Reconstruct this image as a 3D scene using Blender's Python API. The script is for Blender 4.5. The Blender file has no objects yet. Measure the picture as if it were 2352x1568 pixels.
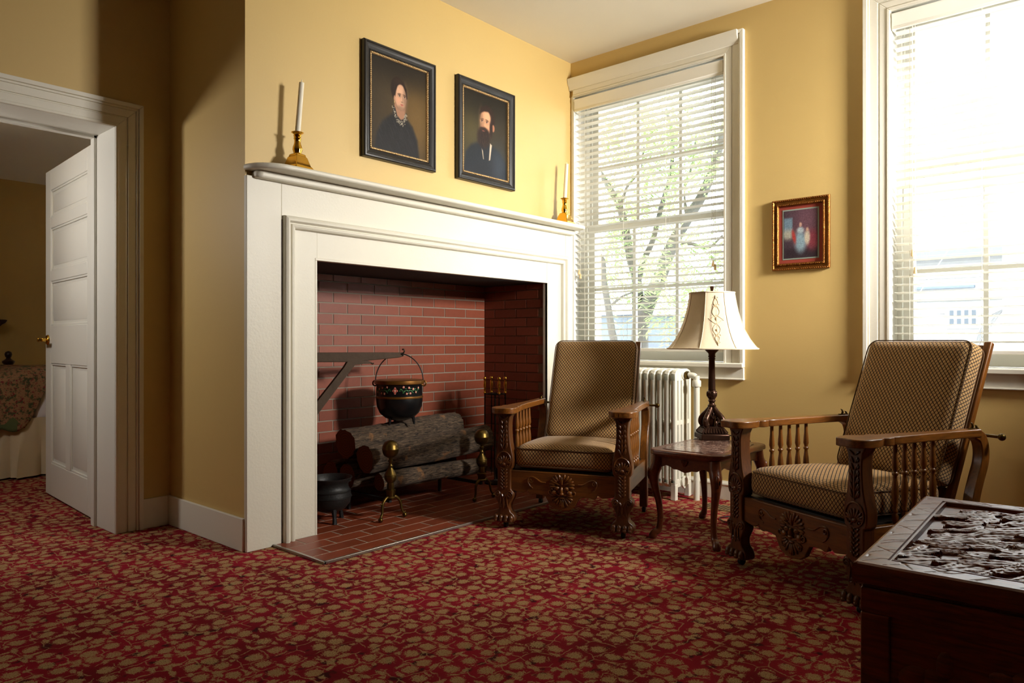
import bpy, bmesh, math, random
import numpy as np
from mathutils import Vector, Matrix, Euler
random.seed(7); rng = np.random.default_rng(7)
PI = math.pi
SC = bpy.context.scene
COL = SC.collection

# ------------------------------------------------------------------ camera
FPX, YAW = 1663.46, 0.8523
cam_d = bpy.data.cameras.new('camera'); cam = bpy.data.objects.new('camera', cam_d); COL.objects.link(cam)
cam_d.sensor_width = 36.0; cam_d.lens = 36.0 * FPX / 2352.0; cam_d.clip_start = 0.05; cam_d.clip_end = 200
cam.location = (-1.7594, -3.2271, 1.0); cam.rotation_euler = (PI / 2, 0, -YAW)
SC.camera = cam
# ------------------------------------------------------------------ world, lights, exposure
wd = bpy.data.worlds.new('overcast_sky'); SC.world = wd; wd.use_nodes = True
bg = wd.node_tree.nodes['Background']; bg.inputs[0].default_value = (0.94, 0.98, 1.0, 1); bg.inputs[1].default_value = 10.5

def area(name, loc, target, sx, sy, power, color, spread=180, shape='RECTANGLE'):
    d = bpy.data.lights.new(name, 'AREA'); d.shape = shape; d.size = sx; d.size_y = sy; d.energy = power; d.color = color
    d.spread = math.radians(spread)
    o = bpy.data.objects.new(name, d); COL.objects.link(o); o.location = loc
    o.rotation_euler = (Vector(target) - Vector(loc)).to_track_quat('-Z', 'Y').to_euler(); return o
area('key_light', (2.02, -4.05, 2.22), (2.05, 0.0, 1.5), .5, .5, 62, (1.0, .95, .88), 92)
area('bedroom_light', (-1.55, 1.42, 1.92), (-.1, .9, 1.3), .20, .20, 12, (1.0, .94, .88), 170)
for yy in (-.62, -2.77):       # sky portals in the two window openings
    p_ = area('window_portal', (2.93, yy, 1.83), (0, yy, 1.83), 1.2, 1.9, 1, (1, 1, 1)); p_.data.cycles.is_portal = True
SC.view_settings.view_transform = 'Standard'; SC.view_settings.look = 'None'
SC.view_settings.exposure = 0.10; SC.view_settings.gamma = 1.0; SC.view_settings.use_curve_mapping = False
SC.cycles.use_denoising = True; SC.cycles.max_bounces = 6; SC.cycles.diffuse_bounces = 4; SC.cycles.glossy_bounces = 3
SC.cycles.use_adaptive_sampling = True; SC.cycles.adaptive_threshold = .1; SC.cycles.adaptive_min_samples = 16; SC.cycles.use_light_tree = False
SC.cycles.transparent_max_bounces = 16; SC.cycles.sample_clamp_indirect = 6.0
SC.cycles.caustics_reflective = False; SC.cycles.caustics_refractive = False

# ------------------------------------------------------------------ helpers: mesh
def lin(c):
    return tuple(((v / 255) / 12.92 if v / 255 <= .04045 else ((v / 255 + .055) / 1.055) ** 2.4) for v in c)

class MB:
    def __init__(s): s.v = []; s.f = []
    def add(s, vs, fs):
        o = len(s.v); s.v.extend([tuple(map(float, p)) for p in vs]); s.f.extend([tuple(i + o for i in f) for f in fs]); return s
    def box(s, x0, x1, y0, y1, z0, z1):
        return s.add([(x0,y0,z0),(x1,y0,z0),(x1,y1,z0),(x0,y1,z0),(x0,y0,z1),(x1,y0,z1),(x1,y1,z1),(x0,y1,z1)],
                     [(0,3,2,1),(4,5,6,7),(0,1,5,4),(1,2,6,5),(2,3,7,6),(3,0,4,7)])
    def hexa(s, b, t):   # two quads
        return s.add(list(b) + list(t), [(0,3,2,1),(4,5,6,7),(0,1,5,4),(1,2,6,5),(2,3,7,6),(3,0,4,7)])
    def obox(s, c, size, M):
        hx, hy, hz = [q / 2 for q in size]; vs = []
        for z in (-hz, hz):
            for x, y in ((-hx,-hy),(hx,-hy),(hx,hy),(-hx,hy)): vs.append(Vector(c) + M @ Vector((x,y,z)))
        return s.add(vs, [(0,3,2,1),(4,5,6,7),(0,1,5,4),(1,2,6,5),(2,3,7,6),(3,0,4,7)])
    def prism(s, poly, axis, a0, a1):
        def P(u, w, a): return {'x': (a,u,w), 'y': (u,a,w), 'z': (u,w,a)}[axis]
        n = len(poly)
        return s.add([P(u,w,a0) for u,w in poly] + [P(u,w,a1) for u,w in poly],
                     [tuple(range(n)), tuple(range(2*n-1, n-1, -1))] + [(i,(i+1)%n,n+(i+1)%n,n+i) for i in range(n)])
    def lathe(s, prof, seg=20, c=(0,0,0), sx=1, sy=1, rot=0, fn=None):
        vs = []; fs = []
        for j, (r, z) in enumerate(prof):
            for i in range(seg):
                a = rot + 2*PI*i/seg; k = fn(a, z) if fn else 1
                vs.append((c[0] + r*k*sx*math.cos(a), c[1] + r*k*sy*math.sin(a), c[2] + z))
        for j in range(len(prof)-1):
            for i in range(seg):
                a, b = j*seg+i, j*seg+(i+1)%seg; fs.append((a, b, b+seg, a+seg))
        if prof[0][0] > 1e-6: fs.append(tuple(range(seg-1, -1, -1)))
        if prof[-1][0] > 1e-6: fs.append(tuple((len(prof)-1)*seg + i for i in range(seg)))
        return s.add(vs, fs)
    def tube(s, path, r, seg=8, closed=False, flat=1.0):
        P = [Vector(p) for p in path]; n = len(P); vs = []; fs = []
        rs = r if isinstance(r, (list, tuple)) else [r]*n
        def tan(i):
            if closed: return (P[(i+1)%n] - P[i-1]).normalized()
            return (P[min(i+1,n-1)] - P[max(i-1,0)]).normalized()
        t = tan(0); u = t.orthogonal().normalized()
        for i in range(n):
            t = tan(i); u = (u - t*u.dot(t))
            u = u.normalized() if u.length > 1e-6 else t.orthogonal().normalized()
            w = t.cross(u)
            for k in range(seg):
                a = 2*PI*k/seg; vs.append(P[i] + (u*math.cos(a) + w*math.sin(a)*flat)*rs[i])
        m = n if closed else n-1
        for i in range(m):
            for k in range(seg):
                a, b = i*seg+k, i*seg+(k+1)%seg; c, d = ((i+1)%n)*seg+(k+1)%seg, ((i+1)%n)*seg+k; fs.append((a,b,c,d))
        if not closed: fs += [tuple(range(seg-1,-1,-1)), tuple((n-1)*seg+k for k in range(seg))]
        return s.add(vs, fs)
    def sphere(s, c, r, seg=12, ring=8, M=None):
        r = (r,r,r) if not isinstance(r, (tuple, list)) else r; vs = []; fs = []
        for j in range(1, ring):
            th = PI*j/ring
            for i in range(seg):
                a = 2*PI*i/seg; p = Vector((r[0]*math.sin(th)*math.cos(a), r[1]*math.sin(th)*math.sin(a), r[2]*math.cos(th)))
                vs.append(Vector(c) + (M @ p if M else p))
        tp = Vector((0,0,r[2])); b = len(vs); vs += [Vector(c) + (M @ tp if M else tp), Vector(c) - (M @ tp if M else tp)]
        for j in range(ring-2):
            for i in range(seg):
                a, q = j*seg+i, j*seg+(i+1)%seg; fs.append((a, a+seg, q+seg, q))
        for i in range(seg):
            fs.append((b, i, (i+1)%seg)); o = (ring-2)*seg; fs.append((b+1, o+(i+1)%seg, o+i))
        return s.add(vs, fs)
    def petal(s, x, z, ang, ln, wd_, y=0, h=.004):   # carved leaf on a face looking to -y
        M = Matrix.Rotation(ang, 3, 'Y'); d = M @ Vector((0,0,1))
        return s.sphere((x + d.x*ln/2, y, z + d.z*ln/2), (wd_/2, h, ln/2), 6, 5, M)
    def xf(s, M): s.v = [tuple(M @ Vector(p)) for p in s.v]; return s
    def build(s, name, mat, parent=None, smooth=None, bevel=0, off=None, recalc=True, bseg=2, uvbox=False, wnormal=False):
        me = bpy.data.meshes.new(name)
        vs = s.v if off is None else [(p[0]-off[0], p[1]-off[1], p[2]-off[2]) for p in s.v]
        me.from_pydata(vs, [], s.f)
        if recalc:
            bm = bmesh.new(); bm.from_mesh(me); bmesh.ops.recalc_face_normals(bm, faces=bm.faces); bm.to_mesh(me); bm.free()
        if smooth is not None:
            me.polygons.foreach_set('use_smooth', [True]*len(me.polygons))
            if smooth < 180: me.set_sharp_from_angle(angle=math.radians(smooth))
        if mat is not None: me.materials.append(mat)
        o = bpy.data.objects.new(name, me); COL.objects.link(o)
        if parent is not None: o.parent = parent
        if bevel:
            b = o.modifiers.new('bevel', 'BEVEL'); b.width = bevel; b.segments = bseg; b.limit_method = 'ANGLE'; b.angle_limit = math.radians(40)
            if smooth is None:
                me.polygons.foreach_set('use_smooth', [True]*len(me.polygons)); me.set_sharp_from_angle(angle=math.radians(40))
        return o

def tag(o, label=None, cat=None, group=None, kind=None):
    if label: o['label'] = label
    if cat: o['category'] = cat
    if group: o['group'] = group
    if kind: o['kind'] = kind
    return o
def thing(name, label, cat, loc=(0,0,0), rotz=0, group=None, kind=None):
    o = bpy.data.objects.new(name, None); COL.objects.link(o); o.location = loc; o.rotation_euler = (0,0,rotz); o.empty_display_size = .1
    return tag(o, label, cat, group, kind)
def copy_tree(o, parent=None):
    c = o.copy(); COL.objects.link(c); c.parent = parent
    for ch in list(o.children): copy_tree(ch, c)
    return c
def spiral(cx, cz, r0, turns, a0, sgn, y, n=22):
    return [(cx + r0*(1-.8*i/n)*math.cos(a0 + sgn*2*PI*turns*i/n), y, cz + r0*(1-.8*i/n)*math.sin(a0 + sgn*2*PI*turns*i/n)) for i in range(n+1)]
def bez(p0, p1, p2, p3, n=12):
    p0, p1, p2, p3 = map(Vector, (p0,p1,p2,p3))
    return [p0*(1-t)**3 + p1*3*t*(1-t)**2 + p2*3*t*t*(1-t) + p3*t**3 for t in [i/n for i in range(n+1)]]
def smooth_path(pts, n=6):
    P = [Vector(p) for p in pts]; out = []
    for i in range(len(P)-1):
        a, b, c, d = P[max(i-1,0)], P[i], P[i+1], P[min(i+2,len(P)-1)]
        for k in range(n):
            t = k/n; out.append(.5*((2*b) + (c-a)*t + (2*a-5*b+4*c-d)*t*t + (3*b-a-3*c+d)*t**3))
    return out + [P[-1]]

# ------------------------------------------------------------------ helpers: materials
class G:
    def __init__(s, name):
        s.mat = bpy.data.materials.new(name); s.mat.use_nodes = True; s.nt = s.mat.node_tree; s.nodes = s.nt.nodes
        s.bsdf = s.nodes['Principled BSDF']; s.out = s.nodes['Material Output']
    def n(s, t, **k):
        nd = s.nodes.new(t)
        for a, b in k.items(): setattr(nd, a, b)
        return nd
    def put(s, sock, val):
        if isinstance(val, bpy.types.NodeSocket): s.nt.links.new(val, sock)
        elif isinstance(val, (tuple, list)) and len(val) == 3 and sock.type == 'RGBA': sock.default_value = (*val, 1)
        else: sock.default_value = val
    def m(s, op, a, b=0.0, c=None, clamp=False):
        nd = s.n('ShaderNodeMath', operation=op, use_clamp=clamp); s.put(nd.inputs[0], a)
        if len(nd.inputs) > 1: s.put(nd.inputs[1], b)
        if c is not None: s.put(nd.inputs[2], c)
        return nd.outputs[0]
    def vm(s, op, a, b=(0,0,0)):
        nd = s.n('ShaderNodeVectorMath', operation=op); s.put(nd.inputs[0], a)
        if op == 'SCALE': s.put(nd.inputs['Scale'], b)
        else: s.put(nd.inputs[1], b)
        return nd.outputs[0]
    def co(s, which='Object'): return s.n('ShaderNodeTexCoord').outputs[which]
    def mapping(s, v, loc=(0,0,0), rot=(0,0,0), scale=(1,1,1)):
        nd = s.n('ShaderNodeMapping'); s.put(nd.inputs['Vector'], v); nd.inputs['Location'].default_value = loc
        nd.inputs['Rotation'].default_value = rot; nd.inputs['Scale'].default_value = scale; return nd.outputs[0]
    def noise(s, v, scale, detail=3, rough=.5, dist=0, col=False):
        nd = s.n('ShaderNodeTexNoise'); s.put(nd.inputs['Vector'], v); nd.inputs['Scale'].default_value = scale
        nd.inputs['Detail'].default_value = detail; nd.inputs['Roughness'].default_value = rough; nd.inputs['Distortion'].default_value = dist
        return nd.outputs['Color' if col else 'Fac']
    def vor(s, v, scale, rand=1, feat='F1', dim='2D', out='Distance'):
        nd = s.n('ShaderNodeTexVoronoi', feature=feat, voronoi_dimensions=dim); s.put(nd.inputs['Vector'], v)
        nd.inputs['Scale'].default_value = scale; nd.inputs['Randomness'].default_value = rand; return nd.outputs[out]
    def ramp(s, f, a, b):   # linear 0..1 between a and b
        nd = s.n('ShaderNodeMapRange'); nd.clamp = True; s.put(nd.inputs[0], f); nd.inputs[1].default_value = a; nd.inputs[2].default_value = b
        return nd.outputs[0]
    def mix(s, f, a, b):
        nd = s.n('ShaderNodeMix', data_type='RGBA'); s.put(nd.inputs[0], f); s.put(nd.inputs[6], a); s.put(nd.inputs[7], b); return nd.outputs[2]
    def bump(s, h, strength=.3, dist=.01):
        nd = s.n('ShaderNodeBump'); s.put(nd.inputs['Height'], h); nd.inputs['Strength'].default_value = strength; nd.inputs['Distance'].default_value = dist
        s.nt.links.new(nd.outputs[0], s.bsdf.inputs['Normal'])
    def fin(s, col=None, rough=None, metal=None, spec=None):
        if col is not None: s.put(s.bsdf.inputs['Base Color'], col)
        if rough is not None: s.put(s.bsdf.inputs['Roughness'], rough)
        if metal is not None: s.put(s.bsdf.inputs['Metallic'], metal)
        if spec is not None: s.put(s.bsdf.inputs['Specular IOR Level'], spec)
        return s.mat
def simple(name, rgb, rough=.5, metal=0, var=.08, scale=8, bump=0, bscale=60, spec=None):
    g = G(name); c = lin(rgb); co = g.co('Object'); f = g.noise(co, scale, 4)
    col = g.mix(f, tuple(v*(1-var) for v in c), tuple(min(1, v*(1+var)) for v in c))
    if bump: g.bump(g.noise(co, bscale, 3), bump, .004)
    return g.fin(col, rough, metal, spec)
def wood(name, dark, light, axis='z', rough=.35, scale=1.0, coat=.2):
    g = G(name); co = g.co('Object'); st = {'x': (1.2,14,14), 'y': (14,1.2,14), 'z': (14,14,1.2)}[axis]
    v = g.mapping(co, scale=tuple(q*scale for q in st)); f = g.noise(v, 3.2, 6, .6, 1.2)
    f2 = g.noise(g.mapping(co, scale=tuple(q*4*scale for q in st)), 6, 3, .6)
    t = g.m('ADD', g.m('MULTIPLY', f, .7), g.m('MULTIPLY', f2, .3)); t = g.ramp(t, .32, .68)
    col = g.mix(t, lin(dark), lin(light)); g.bump(f2, .12, .002)
    g.bsdf.inputs['Coat Weight'].default_value = coat; g.bsdf.inputs['Coat Roughness'].default_value = .2
    return g.fin(col, rough)
M = {}
# walls: painted plaster with faint roller texture
def paint(name, rgb, rough=.55, bump=.08):
    g = G(name); co = g.co('Object'); f = g.noise(co, 1.3, 3); c = lin(rgb)
    col = g.mix(f, tuple(v*.95 for v in c), tuple(min(1, v*1.04) for v in c))
    g.bump(g.m('ADD', g.noise(co, 90, 3), g.m('MULTIPLY', g.noise(co, 7, 2), .8)), bump, .004); return g.fin(col, rough)
M['wall'] = paint('yellow_wall_paint', (210, 180, 114), .5)
M['wallfar'] = paint('darkened_unseen_wall', (150, 120, 66), .6)  # unseen walls: yellow paint darkened so less fill light bounces back
M['ceil'] = paint('ceiling_paint', (232, 226, 208), .7)
M['white'] = paint('white_trim_paint', (234, 230, 215), .42, .12)
M['white2'] = paint('door_paint', (226, 224, 214), .4, .05)
M['mantel'] = paint('old_mantel_paint', (220, 215, 198), .42, .2)
M['bedwall'] = paint('bedroom_wall_paint', (196, 164, 100), .6)
M['ext'] = simple('exterior_brick', (150, 90, 75), .9)

def carpet_mat():
    g = G('floral_carpet'); co = g.co('Object')
    wv = g.vm('SCALE', g.vm('SUBTRACT', g.noise(co, 26, 2, col=True), (.5,.5,.5)), .03); p = g.vm('ADD', co, wv)
    jag = g.m('MULTIPLY', g.m('SUBTRACT', g.noise(co, 170, 3, .7), .5), .62)
    d1 = g.vor(p, 11.6, .5); flower = g.ramp(g.m('ADD', d1, jag), .292, .26)
    spk = g.ramp(g.noise(co, 240, 2, .75), .52, .58)                        # dark stitches inside the blooms
    pl = g.mapping(p, loc=(3.1,1.7,0), rot=(0,0,.6), scale=(1,.42,1)); l1 = g.ramp(g.m('ADD', g.vor(pl, 23, 1.0), jag), .225, .19)
    pr_ = g.mapping(p, loc=(7.3,2.2,0), rot=(0,0,-.7), scale=(.42,1,1)); l2 = g.ramp(g.m('ADD', g.vor(pr_, 23, 1.0), jag), .225, .19)
    clear = g.ramp(d1, .37, .42)                                             # red ring around each bloom
    leaf = g.m('MULTIPLY', g.m('MAXIMUM', l1, l2), clear)
    de = g.vor(p, 11.6, .5, 'DISTANCE_TO_EDGE'); vine = g.m('MULTIPLY', g.ramp(de, .030, .018), g.ramp(g.noise(co, 14, 1), .44, .50))
    beige = g.m('MAXIMUM', g.m('MAXIMUM', flower, leaf), g.m('MULTIPLY', vine, .8))
    beige = g.m('MULTIPLY', beige, g.m('SUBTRACT', 1.0, g.m('MULTIPLY', spk, .72)))
    tone = g.noise(co, 3.5, 2); red = g.mix(g.ramp(tone, .38, .62), lin((112, 8, 24)), lin((142, 16, 38)))
    dark = g.ramp(g.noise(co, 17, 2), .60, .68); red = g.mix(dark, red, lin((62, 6, 14)))
    be = g.mix(g.noise(co, 9, 2), lin((160, 131, 86)), lin((180, 151, 105)))
    g.bump(g.noise(co, 420, 2), .5, .003)
    return g.fin(g.mix(beige, red, be), .95, spec=.15)
M['carpet'] = carpet_mat()

def brick_mat(name, a, b, rough):
    g = G(name); co = g.co('Object'); r = g.n('ShaderNodeObjectInfo').outputs['Random']
    col = g.mix(r, lin(a), lin(b)); col = g.mix(g.m('MULTIPLY', g.noise(co, 34, 4), .45), col, tuple(v*.55 for v in lin(a)))
    g.bump(g.noise(co, 120, 3), .12, .003); return g.fin(col, rough)
M['brick'] = brick_mat('red_firebrick', (118, 53, 29), (138, 67, 41), .5)
M['tile'] = brick_mat('red_quarry_tile', (122, 56, 32), (146, 70, 44), .4)
M['grout'] = simple('grey_grout', (132, 118, 104), .9, var=.12, scale=30)
M['grout2'] = simple('pale_tile_grout', (160, 147, 130), .9, var=.1, scale=30)
M['soot'] = simple('soot_black', (22, 19, 17), .9)
M['steel'] = simple('steel_strip', (170, 166, 158), .35, .9, .1)
M['iron'] = simple('black_cast_iron', (30, 29, 28), .5, .3, .3, 20, .3, 90)
M['wrought'] = simple('wrought_iron', (66, 53, 42), .75, .0, .3, 25, .5, 60, spec=.15)
M['kettle'] = simple('black_enamel', (16, 16, 17), .28, .1, .2)
M['gold'] = simple('gold_paint_band', (116, 76, 26), .42, .7, .25, 20)
M['brass'] = simple('polished_brass', (226, 178, 70), .13, 1, .05)
M['oldbrass'] = simple('aged_brass', (96, 77, 38), .38, 1, .22, 14)
M['wax'] = simple('candle_wax', (236, 228, 206), .45, 0, .03)
M['oak'] = wood('golden_oak', (70, 38, 9), (146, 88, 28), 'z', .34, 1, .35)
M['oakx'] = wood('golden_oak_lengthwise', (72, 39, 9), (146, 88, 27), 'y', .36, 1, .4)
M['oakr'] = wood('golden_oak_crosswise', (72, 40, 10), (128, 76, 24), 'x', .36, 1, .3)
M['oakdark'] = wood('carved_oak', (52, 27, 8), (108, 60, 20), 'z', .38, 1, .3)
M['cherry'] = wood('cherry_table_wood', (70, 30, 12), (116, 56, 26), 'x', .3, 1, .4)
M['mahog'] = wood('carved_mahogany', (70, 28, 11), (142, 66, 26), 'y', .36, 1.2, .05)
M['darkwood'] = wood('dark_bed_wood', (30, 16, 12), (54, 30, 22), 'z', .3)
M['black'] = simple('black_painted', (20, 18, 17), .45)
M['frameblk'] = simple('black_picture_frame', (30, 28, 26), .38, 0, .2)
M['bronze'] = simple('antique_bronze', (74, 50, 38), .3, .75, .4, 30)
M['radiator'] = paint('radiator_enamel', (226, 224, 208), .35, .1)
M['blind'] = simple('cream_blind', (243, 240, 228), .45, 0, .02)
M['tassel'] = simple('wooden_tassel', (232, 200, 146), .5)
M['cord'] = simple('pale_cord', (230, 226, 212), .7)
M['vent'] = simple('tan_floor_register', (150, 126, 88), .4, .5)
M['hinge'] = simple('painted_hinge', (206, 202, 190), .4, .2)
def glass_mat():
    g = G('window_glass'); tr = g.n('ShaderNodeBsdfTransparent'); gl = g.n('ShaderNodeBsdfGlossy'); gl.inputs['Roughness'].default_value = .02
    fr = g.n('ShaderNodeFresnel'); mx = g.n('ShaderNodeMixShader'); g.nt.links.new(fr.outputs[0], mx.inputs[0])
    g.nt.links.new(tr.outputs[0], mx.inputs[1]); g.nt.links.new(gl.outputs[0], mx.inputs[2]); g.nt.links.new(mx.outputs[0], g.out.inputs[0]); return g.mat
M['glass'] = glass_mat()
def fabric_mat():
    g = G('diamond_upholstery'); uv = g.co('UV'); sx = g.n('ShaderNodeSeparateXYZ'); g.put(sx.inputs[0], uv)
    u = g.m('DIVIDE', sx.outputs[0], .0178); w = g.m('DIVIDE', sx.outputs[1], .0218)
    a = g.m('ABSOLUTE', g.m('SUBTRACT', g.m('FRACT', g.m('ADD', g.m('ADD', u, w), 100.0)), .5))
    b = g.m('ABSOLUTE', g.m('SUBTRACT', g.m('FRACT', g.m('ADD', g.m('SUBTRACT', u, w), 100.0)), .5))
    ln = g.ramp(g.m('MAXIMUM', a, b), .345, .395)                       # lattice
    dot = g.ramp(g.m('MAXIMUM', a, b), .13, .09)
    fz = g.noise(uv, 900, 2); big = g.noise(uv, 22, 3)
    tan = g.mix(big, lin((196, 154, 92)), lin((216, 180, 122)))
    tan = g.mix(g.m('MULTIPLY', fz, .35), tan, lin((120, 82, 40)))
    col = g.mix(g.m('MULTIPLY', dot, .7), tan, lin((122, 74, 52)))
    lc = g.mix(g.ramp(a, .3, .42), lin((84, 40, 28)), lin((34, 26, 20)))
    col = g.mix(ln, col, lc)
    g.bump(g.m('MULTIPLY', ln, -1.0), .35, .002)
    g.bsdf.inputs['Sheen Weight'].default_value = .15
    return g.fin(col, .85, spec=.2)
M['fabric'] = fabric_mat()
M['piping'] = simple('dark_piping', (96, 70, 42), .8)
def bark_mat():
    g = G('log_bark'); co = g.co('Object'); v = g.mapping(co, scale=(8, 42, 42)); f = g.noise(v, 2.6, 7, .66, .8)
    col = g.mix(g.ramp(f, .36, .66), lin((32, 23, 16)), lin((132, 108, 84)))
    lich = g.ramp(g.noise(co, 11, 4), .64, .70); col = g.mix(g.m('MULTIPLY', lich, .7), col, lin((170, 118, 70)))
    g.bump(g.m('ADD', f, g.m('MULTIPLY', g.noise(g.mapping(co, scale=(9, 60, 60)), 3, 4), .5)), 1.0, .03); return g.fin(col, .95)
M['bark'] = bark_mat()
def logend_mat():
    g = G('log_end_grain'); co = g.co('Object'); w = g.n('ShaderNodeTexWave', wave_type='RINGS', rings_direction='X'); g.put(w.inputs[0], co)
    w.inputs['Scale'].default_value = 22; w.inputs['Distortion'].default_value = 3
    return g.fin(g.mix(w.outputs['Fac'], lin((92, 54, 26)), lin((118, 72, 38))), .9)
M['logend'] = logend_mat()
def marble_mat():
    g = G('brown_marble_top'); co = g.co('Object'); f = g.noise(co, 13, 8, .7, 1.4); f2 = g.noise(co, 45, 5, .7)
    col = g.mix(g.ramp(f, .40, .62), lin((70, 44, 38)), lin((148, 116, 102))); col = g.mix(g.ramp(f2, .56, .66), col, lin((214, 198, 182)))
    return g.fin(col, .16)
M['marble'] = marble_mat()
def shade_mat():
    g = G('cream_lampshade'); co = g.co('Object'); f = g.noise(g.mapping(co, scale=(60, 60, 6)), 4, 3)
    col = g.mix(f, lin((226, 206, 172)), lin((240, 224, 194))); g.bump(f, .1, .002)
    g.bsdf.inputs['Subsurface Weight'].default_value = 0.0
    return g.fin(col, .7)
M['shade'] = shade_mat()
def quilt_mat():
    g = G('patchwork_quilt'); co = g.co('Object')
    ch = g.n('ShaderNodeTexVoronoi', voronoi_dimensions='3D', distance='CHEBYCHEV'); g.put(ch.inputs[0], co); ch.inputs['Scale'].default_value = 4.2; ch.inputs['Randomness'].default_value = .35
    sp = g.n('ShaderNodeSeparateColor'); g.put(sp.inputs[0], ch.outputs['Color']); r = sp.outputs[0]
    fl = g.noise(co, 38, 4, .7); f2 = g.noise(co, 60, 3, .7)
    base = g.mix(g.ramp(fl, .42, .5), lin((66, 74, 44)), lin((150, 112, 78))); base = g.mix(g.ramp(f2, .57, .62), base, lin((124, 40, 42)))
    base = g.mix(g.m('GREATER_THAN', r, .78), base, lin((86, 98, 58))); base = g.mix(g.m('LESS_THAN', r, .09), base, lin((196, 180, 146)))
    g.bump(g.noise(co, 50, 2), .5, .006); return g.fin(base, .9)
M['quilt'] = quilt_mat()
M['linen'] = simple('cream_bed_skirt', (214, 198, 166), .85, 0, .06)
M['sheet'] = simple('white_sheet', (232, 232, 238), .8, 0, .03)
def vcol_mat(name, rough=.3):
    g = G(name); a = g.n('ShaderNodeAttribute', attribute_name='paint'); f = g.noise(g.co('Object'), 90, 5, .7)
    g.bump(f, .25, .003); return g.fin(a.outputs['Color'], rough, spec=.18)
M['canvas'] = vcol_mat('oil_painting', .45); M['print'] = vcol_mat('framed_print', .35)
M['gilt'] = simple('gilt_frame', (140, 88, 36), .35, .8, .45, 40, .4, 140)
M['giltbead'] = simple('gilt_bead', (206, 170, 118), .35, .6, .5, 160)
M['matred'] = simple('red_mat_board', (150, 58, 42), .8, 0, .05)
M['matgreen'] = simple('grey_green_mat_board', (140, 152, 140), .8, 0, .05)
M['outwhite'] = simple('white_clapboard', (150, 152, 154), .7, 0, .03)
M['outgrey'] = simple('grey_blue_siding', (84, 96, 106), .7, 0, .06)
M['outglass'] = simple('dull_window_pane', (66, 76, 86), .3, 0, .1)
M['leaf'] = None
def leaf_mat():
    g = G('locust_leaves'); co = g.co('Object'); f = g.noise(co, 3, 3); col = g.mix(f, lin((132, 154, 116)), lin((164, 180, 126)))
    df = g.n('ShaderNodeBsdfDiffuse'); tl = g.n('ShaderNodeBsdfTranslucent'); mx = g.n('ShaderNodeMixShader'); mx.inputs[0].default_value = .5
    g.put(df.inputs[0], col); g.put(tl.inputs[0], col); g.nt.links.new(df.outputs[0], mx.inputs[1]); g.nt.links.new(tl.outputs[0], mx.inputs[2])
    g.nt.links.new(mx.outputs[0], g.out.inputs[0]); return g.mat
M['leaf'] = leaf_mat()
M['treebark'] = simple('grey_tree_bark', (74, 74, 72), .9, 0, .2, 10)
M['ground'] = simple('pale_street', (190, 192, 190), .9, 0, .06, 2)
M['pole'] = simple('weathered_pole', (112, 116, 120), .9, 0, .05)

# ================================================================== STRUCTURE
W, H = 2.596, 3.0725           # window wall x, ceiling height
OX0, OX1, OZ = .385, 2.29, 1.417    # fire opening in the boards
FX0, FX1, FY = .36, 2.297, .60      # firebox
DY = .809                            # door wall
def struct(name, mb, mat, label=None, parent=None, **k):
    o = mb.build(name, mat, parent, **k)
    if parent is None: tag(o, label, None, None, 'structure')
    return o
struct('floor', MB().box(-6.1, W+.05, -9.1, 4.6, -.12, 0), M['carpet'], 'red carpet with dense beige flower and vine pattern')
struct('ceiling', MB().box(-6.1, W+.4, -9.1, DY+.05, H, H+.12), M['ceil'], 'plain off-white plaster ceiling')
# fireplace wall (chimney breast)
wb = MB(); wb.box(0, FX0-.02, 0, DY+.35, 0, H); wb.box(FX1+.02, W, 0, DY+.35, 0, H); wb.box(FX0-.02, FX1+.02, 0, DY+.35, OZ+.012, H)
struct('wall_fireplace', wb, M['wall'], 'yellow painted chimney breast above the white mantel')
# window wall with two openings
W1 = (-1.215, -.03); W2 = (-3.36, -2.175); WZ = (.865, 2.81)
wr = MB(); X1 = W+.36
wr.box(W, X1, W1[1], 1.16, 0, H); wr.box(W, X1, W2[1], W1[0], 0, H); wr.box(W, X1, -9.1, W2[0], 0, H)
for a, b in (W1, W2): wr.box(W, X1, a, b, 0, WZ[0]-.03); wr.box(W, X1, a, b, WZ[1], H)
struct('wall_right', wr, M['wall'], 'yellow painted wall holding the two windows')
DX0, DX1, DZ = -1.385, -.285, 2.115
wl = MB(); wl.box(DX1, 0, DY, DY+.33, 0, H); wl.box(-6.1, DX0, DY, DY+.33, 0, H); wl.box(DX0, DX1, DY, DY+.33, DZ, H)
struct('wall_doorway', wl, M['wall'], 'yellow painted wall around the bedroom doorway')
struct('wall_left', MB().box(-6.2, -6.0, -9.1, DY+.33, 0, H), M['wallfar'], 'unseen side wall behind the camera, darkened to cut bounced light')
struct('wall_rear', MB().box(-6.2, W+.4, -9.2, -9.0, 0, H), M['wallfar'], 'unseen rear wall behind the camera, darkened to cut bounced light')
bw = MB(); bw.box(-3.8, 3.2, 4.4, 4.55, 0, 2.6); bw.box(-3.8, -3.6, DY+.33, 4.5, 0, 2.6); bw.box(2.9, 3.1, DY+.3, 4.5, 0, 2.6)
struct('wall_bedroom', bw, M['bedwall'], 'tan bedroom walls seen through the doorway')
struct('ceiling_bedroom', MB().box(-3.7, 3.1, DY+.33, 4.5, 2.44, 2.6), M['ceil'], 'grey-white bedroom ceiling beyond the door')
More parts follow.
